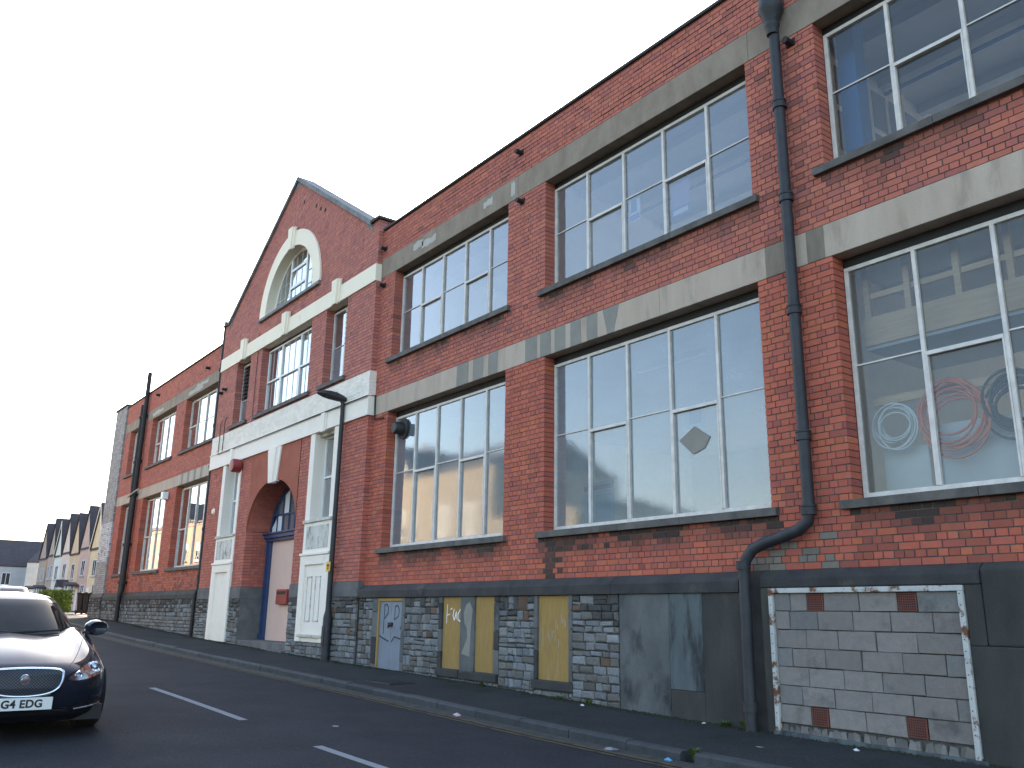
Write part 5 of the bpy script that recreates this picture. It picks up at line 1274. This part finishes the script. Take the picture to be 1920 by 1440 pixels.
# ------------------------------------------------------------------ houses
M['tileroof'] = mat('house_roof', (.045, .038, .042), .85, (.065, .055, .058), 2.0, .7, fine=.15, bump=.4, bscale=12)
M['frame_w'] = M['upvc']
HM = {}
def hmat(c, nm):
    if nm not in HM: HM[nm] = mat(nm, c, .9, tuple(q*.85 for q in c), 1.2, .6, fine=.08, bump=.2)
    return HM[nm]
def house(x, y, z, w, d, eave, apex, m, label, rz=0, porch=None, nwin=1, chimney=True, group=None, gable=True, trim=True, gw=None):
    """front faces local -y, origin at the middle of the front foot; storeys follow the eave height"""
    h = empty('terraced_house' if gable else 'house', (x, y, z), rz); tag(h, label, 'house', group)
    gw = gw or w
    MB().box(-w/2, w/2, 0, d, -.6, eave).build('wall', m, h)
    half = gw/2
    sl = (apex-eave)/half
    if gable: MB().prism([(-half, eave), (half, eave), (0, apex)], 0, .3).build('gable_wall', m, h)
    ry = d/2
    rt = .12
    r = MB()
    # main roof along the street
    r.add([(-w/2, -.1, eave-.05), (w/2, -.1, eave-.05), (w/2, ry, apex), (-w/2, ry, apex), (-w/2, d+.1, eave-.05), (w/2, d+.1, eave-.05), (-w/2, -.1, eave+rt-.05), (w/2, -.1, eave+rt-.05), (w/2, ry, apex+rt), (-w/2, ry, apex+rt), (-w/2, d+.1, eave+rt-.05), (w/2, d+.1, eave+rt-.05)],
          [(6, 7, 8, 9), (9, 8, 11, 10), (0, 1, 7, 6), (3, 2, 1, 0), (4, 5, 2, 3), (5, 4, 10, 11), (0, 6, 9, 3), (3, 9, 10, 4), (1, 2, 8, 7), (2, 5, 11, 8)])
    ro = r.build('roof', M['tileroof'], h)
    if gable:
        g_ = MB()
        for s_ in (-1, 1):
            a, b = (0, apex+.05), (s_*half, eave+.05)
            v = [(a[0], -.14, a[1]), (b[0], -.14, b[1]), (b[0], 0.2, b[1]), (a[0], ry, a[1]), (a[0], -.14, a[1]+.1), (b[0], -.14, b[1]+.1), (b[0], .2, b[1]+.1), (a[0], ry, a[1]+.1)]
            g_.add(v, [(4, 5, 6, 7), (3, 2, 1, 0), (0, 1, 5, 4), (1, 2, 6, 5), (2, 3, 7, 6)])
        g_.build('gable_roof', M['tileroof'], ro)
        if trim:
            for s_ in (-1, 1):
                p = [(0, apex-.12), (s_*half, eave-.12), (s_*half, eave+.10), (0, apex+.10)]
                MB().prism(p if s_ > 0 else p[::-1], -.19, -.145).build('barge_board', M['cream'], h)
    def win(cx, z0, ww, hh, drk=False):
        f = MB(); a, b, c, e = cx-ww/2, cx+ww/2, z0, z0+hh
        for q in ((a, b, c, c+.07), (a, b, e-.07, e), (a, a+.07, c, e), (b-.07, b, c, e), (cx-.03, cx+.03, c, e)): f.box(q[0], q[1], -.03, .02, q[2], q[3])
        wo_ = f.build('window', M['upvc'] if not drk else M['iron'], h); MB().box(a+.05, b-.05, -.012, .0, c+.05, e-.05).build('pane', M['car_glass_solid'], wo_); MB().box(a-.1, b+.1, -.10, .02, c-.10, c).build('sill', M['concrete_light'], wo_)
    s2 = eave*.56
    if nwin == 1: win(0, s2, min(1.5, w*.4), 1.5)
    else: win(-w*.22, s2, 1.0, 1.5); win(w*.22, s2, 1.0, 1.5)
    win(w*.20, .9, min(1.5, w*.36), 1.5)
    dr = MB().box(-w*.32-.45, -w*.32+.45, -.02, .05, -.1, 2.1).build('door', M['frame_w'] if porch != 'dark' else M['iron'], h); MB().box(-w*.32+.28, -w*.32+.34, -.05, -.02, 1.0, 1.1).build('handle', M['chrome'], dr)
    if porch:
        MB().prism([(-w*.32-.8, 2.25), (-w*.32+.8, 2.25), (-w*.32, 3.0)] if porch == 'gable' else [(-w*.32-.9, 2.3), (-w*.32+.9, 2.3), (-w*.32+.9, 2.42), (-w*.32-.9, 2.7)], -1.1, 0).build('porch_roof', M['tileroof'], h)
        for s_ in (-1, 1): MB().box(-w*.32+s_*.7-.06, -w*.32+s_*.7+.06, -1.0, -.88, -.2, 2.3).build('porch_post', M['upvc'], h)
    if chimney:
        ch = MB().box(w/2-.5, w/2-.0, ry-.45, ry+.45, apex-.6, apex+.9).build('chimney', hmat((.24, .12, .08), 'chimney_brick'), ro)
        for k in (-.2, .2): MB().lathe([(.0, 0), (.11, 0), (.09, .35), (0, .35)], (w/2-.25, ry+k, apex+.9), 8).build('chimney_pot', hmat((.3, .13, .08), 'pot'), h)
    return h
M['car_glass_solid'] = mat('house_glass', (.02, .025, .03), .06, spec=.8)
TY = 9.9
ax = [-87.98, -92.75, -97.22, -101.55, -105.65, -109.44, -114.44]
hl = [((.80, .60, .36), 'sand rendered gabled house next to the factory, pale barge boards', None, 1), ((.62, .41, .33), 'mauve brick gabled house between the sand and ochre ones', 'flat', 1),
      ((.74, .50, .31), 'ochre rendered gabled house beside the mauve brick one', 'gable', 1), ((.82, .62, .50), 'pale pink gabled house beyond the ochre one', None, 1),
      ((.80, .75, .66), 'cream gabled house with plain barge boards in the terrace', None, 1), ((.50, .37, .29), 'brown pebbledash gabled house past the cream one', 'dark', 2), ((.48, .34, .26), 'brown brick house at the far end of the gabled terrace', 'flat', 2)]
for i, (x_, (c, lab, po, nw)) in enumerate(zip(ax, hl)):
    w_ = 4.77 if i == 0 else abs(ax[i]-ax[i-1])*.99
    nxt = abs(ax[i+1]-ax[i]) if i < 6 else 4.6
    w_ = min(w_, nxt)*1.0 if i else 4.7
    house(x_, TY, gz(x_)+.0, w_+.02, 8.5, 5.55+(0, .25, -.1, .2, .05, .3, .1)[i], 9.55-gz(x_)+(0, .15, -.2, .1, -.35, .2, 0)[i], hmat(c, 'house_wall_%d' % i), lab, 0, po, nw, i in (2, 5), 'gabled terrace beyond the factory', trim=(i in (0, 4)))
# far houses closing the street
house(-127, 3.2, -.1, 22, 8, 5.2, 8.6, hmat((.52, .50, .49), 'far_white'), 'long pale rendered house closing the far end of the street', R(90), None, 2, True, None, gable=False)
house(-121.5, 11.5, -.1, 4.5, 8, 5.6, 7.6, hmat((.62, .62, .56), 'far_cream'), 'narrow white house in front of the pale one at the bend', R(60), None, 1, False, None, gable=False)
# houses across the street (they show in the window reflections)
ocol = [((.36, .28, .17), 'tan'), ((.38, .29, .18), 'buff'), ((.34, .26, .16), 'sandy'), ((.37, .27, .17), 'straw'), ((.36, .24, .15), 'honey'), ((.42, .20, .11), 'russet'), ((.40, .16, .09), 'red'), ((.42, .18, .10), 'brick red'), ((.40, .20, .12), 'orange'), ((.44, .28, .17), 'fawn')]
oxs = [-35.5, -41.5, -47.5, -53.5, -59.5, -65.5, -71.5, -77.5, -83.5, -89.5]
for i, (x_, (c, nm)) in enumerate(zip(oxs, ocol)):
    house(x_, -14.2, gz(x_)-.05, 5.98, 8, 7.5, 9.1, hmat(c, 'opposite_wall_%d' % i), nm+' terraced house across the street facing the factory', R(180), None, 2, i % 3 == 1, 'houses across the street', gable=(i % 3 == 1), gw=3.4)
house(-29.6, -14.2, gz(-29)-.05, 5.8, 7, 5.2, 5.6, hmat((.34, .27, .17), 'workshop_wall'), 'low tan workshop across the street facing the factory', R(180), None, 2, False, None, gable=False)
# ------------------------------------------------------------------ hedge, bins, far pole
def hedge(x0, x1, y0, y1, z0, z1, n, label):
    h = empty('hedge', ((x0+x1)/2, (y0+y1)/2, z0)); tag(h, label, 'hedge')
    c = MB(); o = Vector(h.location)
    for k in range(n):
        px, py, pz = random.uniform(x0, x1), random.uniform(y0, y1), z0+(z1-z0)*random.random()**.7
        ex = .12*math.sin(px*5)+.1*math.sin(py*7+px*3); pz = min(pz, z1+ex*1.2); v = random.uniform(.5, 1.5); s_ = random.uniform(.05, .10)
        d1 = Vector((random.gauss(0, 1), random.gauss(0, 1), random.gauss(0, 1))).normalized()*s_; d2 = d1.orthogonal().normalized()*s_*.6
        p = Vector((px, py, pz))-o
        c.add([tuple(p-d1), tuple(p+d2), tuple(p+d1), tuple(p-d2)], [(0, 1, 2, 3)], (v*1.5, v*1.3, v))
    c.build('foliage', M['leaf'], h)
    for k in range(4): MB().tube([(lerp(x0, x1, .2+.2*k)-o.x, 0, 0), (lerp(x0, x1, .22+.2*k)-o.x, .05, (z1-z0)*.7)], .03, 6).build('stem', M['timber'], h)
hedge(-65, -61.3, 1.9, 3.3, gz(-60), 1.15, 7000, 'bushy yellow green hedge beside the wheelie bins')
def make_bin(x, y, label, c):
    b = empty('wheelie_bin', (x, y, gz(x)+.015), R(100)); tag(b, label, 'bin', 'wheelie bins beyond the factory')
    v = []
    for z, hw, hd in ((.05, .24, .27), (1.0, .29, .36)): v += [(-hw, -hd, z), (hw, -hd, z), (hw, hd, z), (-hw, hd, z)]
    MB().add(v, [(3, 2, 1, 0), (4, 5, 6, 7)]+[(k, (k+1) % 4, 4+(k+1) % 4, 4+k) for k in range(4)]).build('body', c, b, bevel=.03)
    MB().xprism([(-.40, 1.0), (-.40, 1.05), (0, 1.13), (.38, 1.08), (.38, 1.0)], -.31, .31).build('lid', c, b, bevel=.02)
    MB().tube([(-.28, .42, 1.02), (.28, .42, 1.02)], .018, 6).build('handle', c, b)
    for s_ in (-1, 1): MB().lathe([(0, -.03), (.1, -.03), (.1, .03), (0, .03)], (s_*.27, .28, .10), 14, 'x').build('wheel', M['tyre'], b)
bd_, bg_ = mat('bin_black', (.008, .009, .010), .7, spec=.15), mat('bin_green', (.006, .014, .010), .7, spec=.15)
make_bin(-51.2, 1.9, 'black wheelie bin next to the hedge', bd_); make_bin(-50.3, 2.0, 'black wheelie bin between the hedge bin and the green one', bd_); make_bin(-49.3, 2.1, 'dark green wheelie bin close to the factory corner', bg_)
fp = empty('street_pole', (-108, 2.2, gz(-108))); tag(fp, 'thin pale lamp pole in front of the far white house', 'street lamp')
MB().tube([(0, 0, -.2), (0, 0, 7.6)], [.09, .05], 8).build('pole', M['concrete_light'], fp); MB().box(-.1, .1, -.6, .1, 7.55, 7.68).build('lamp_head', M['concrete_light'], fp, bevel=.03)
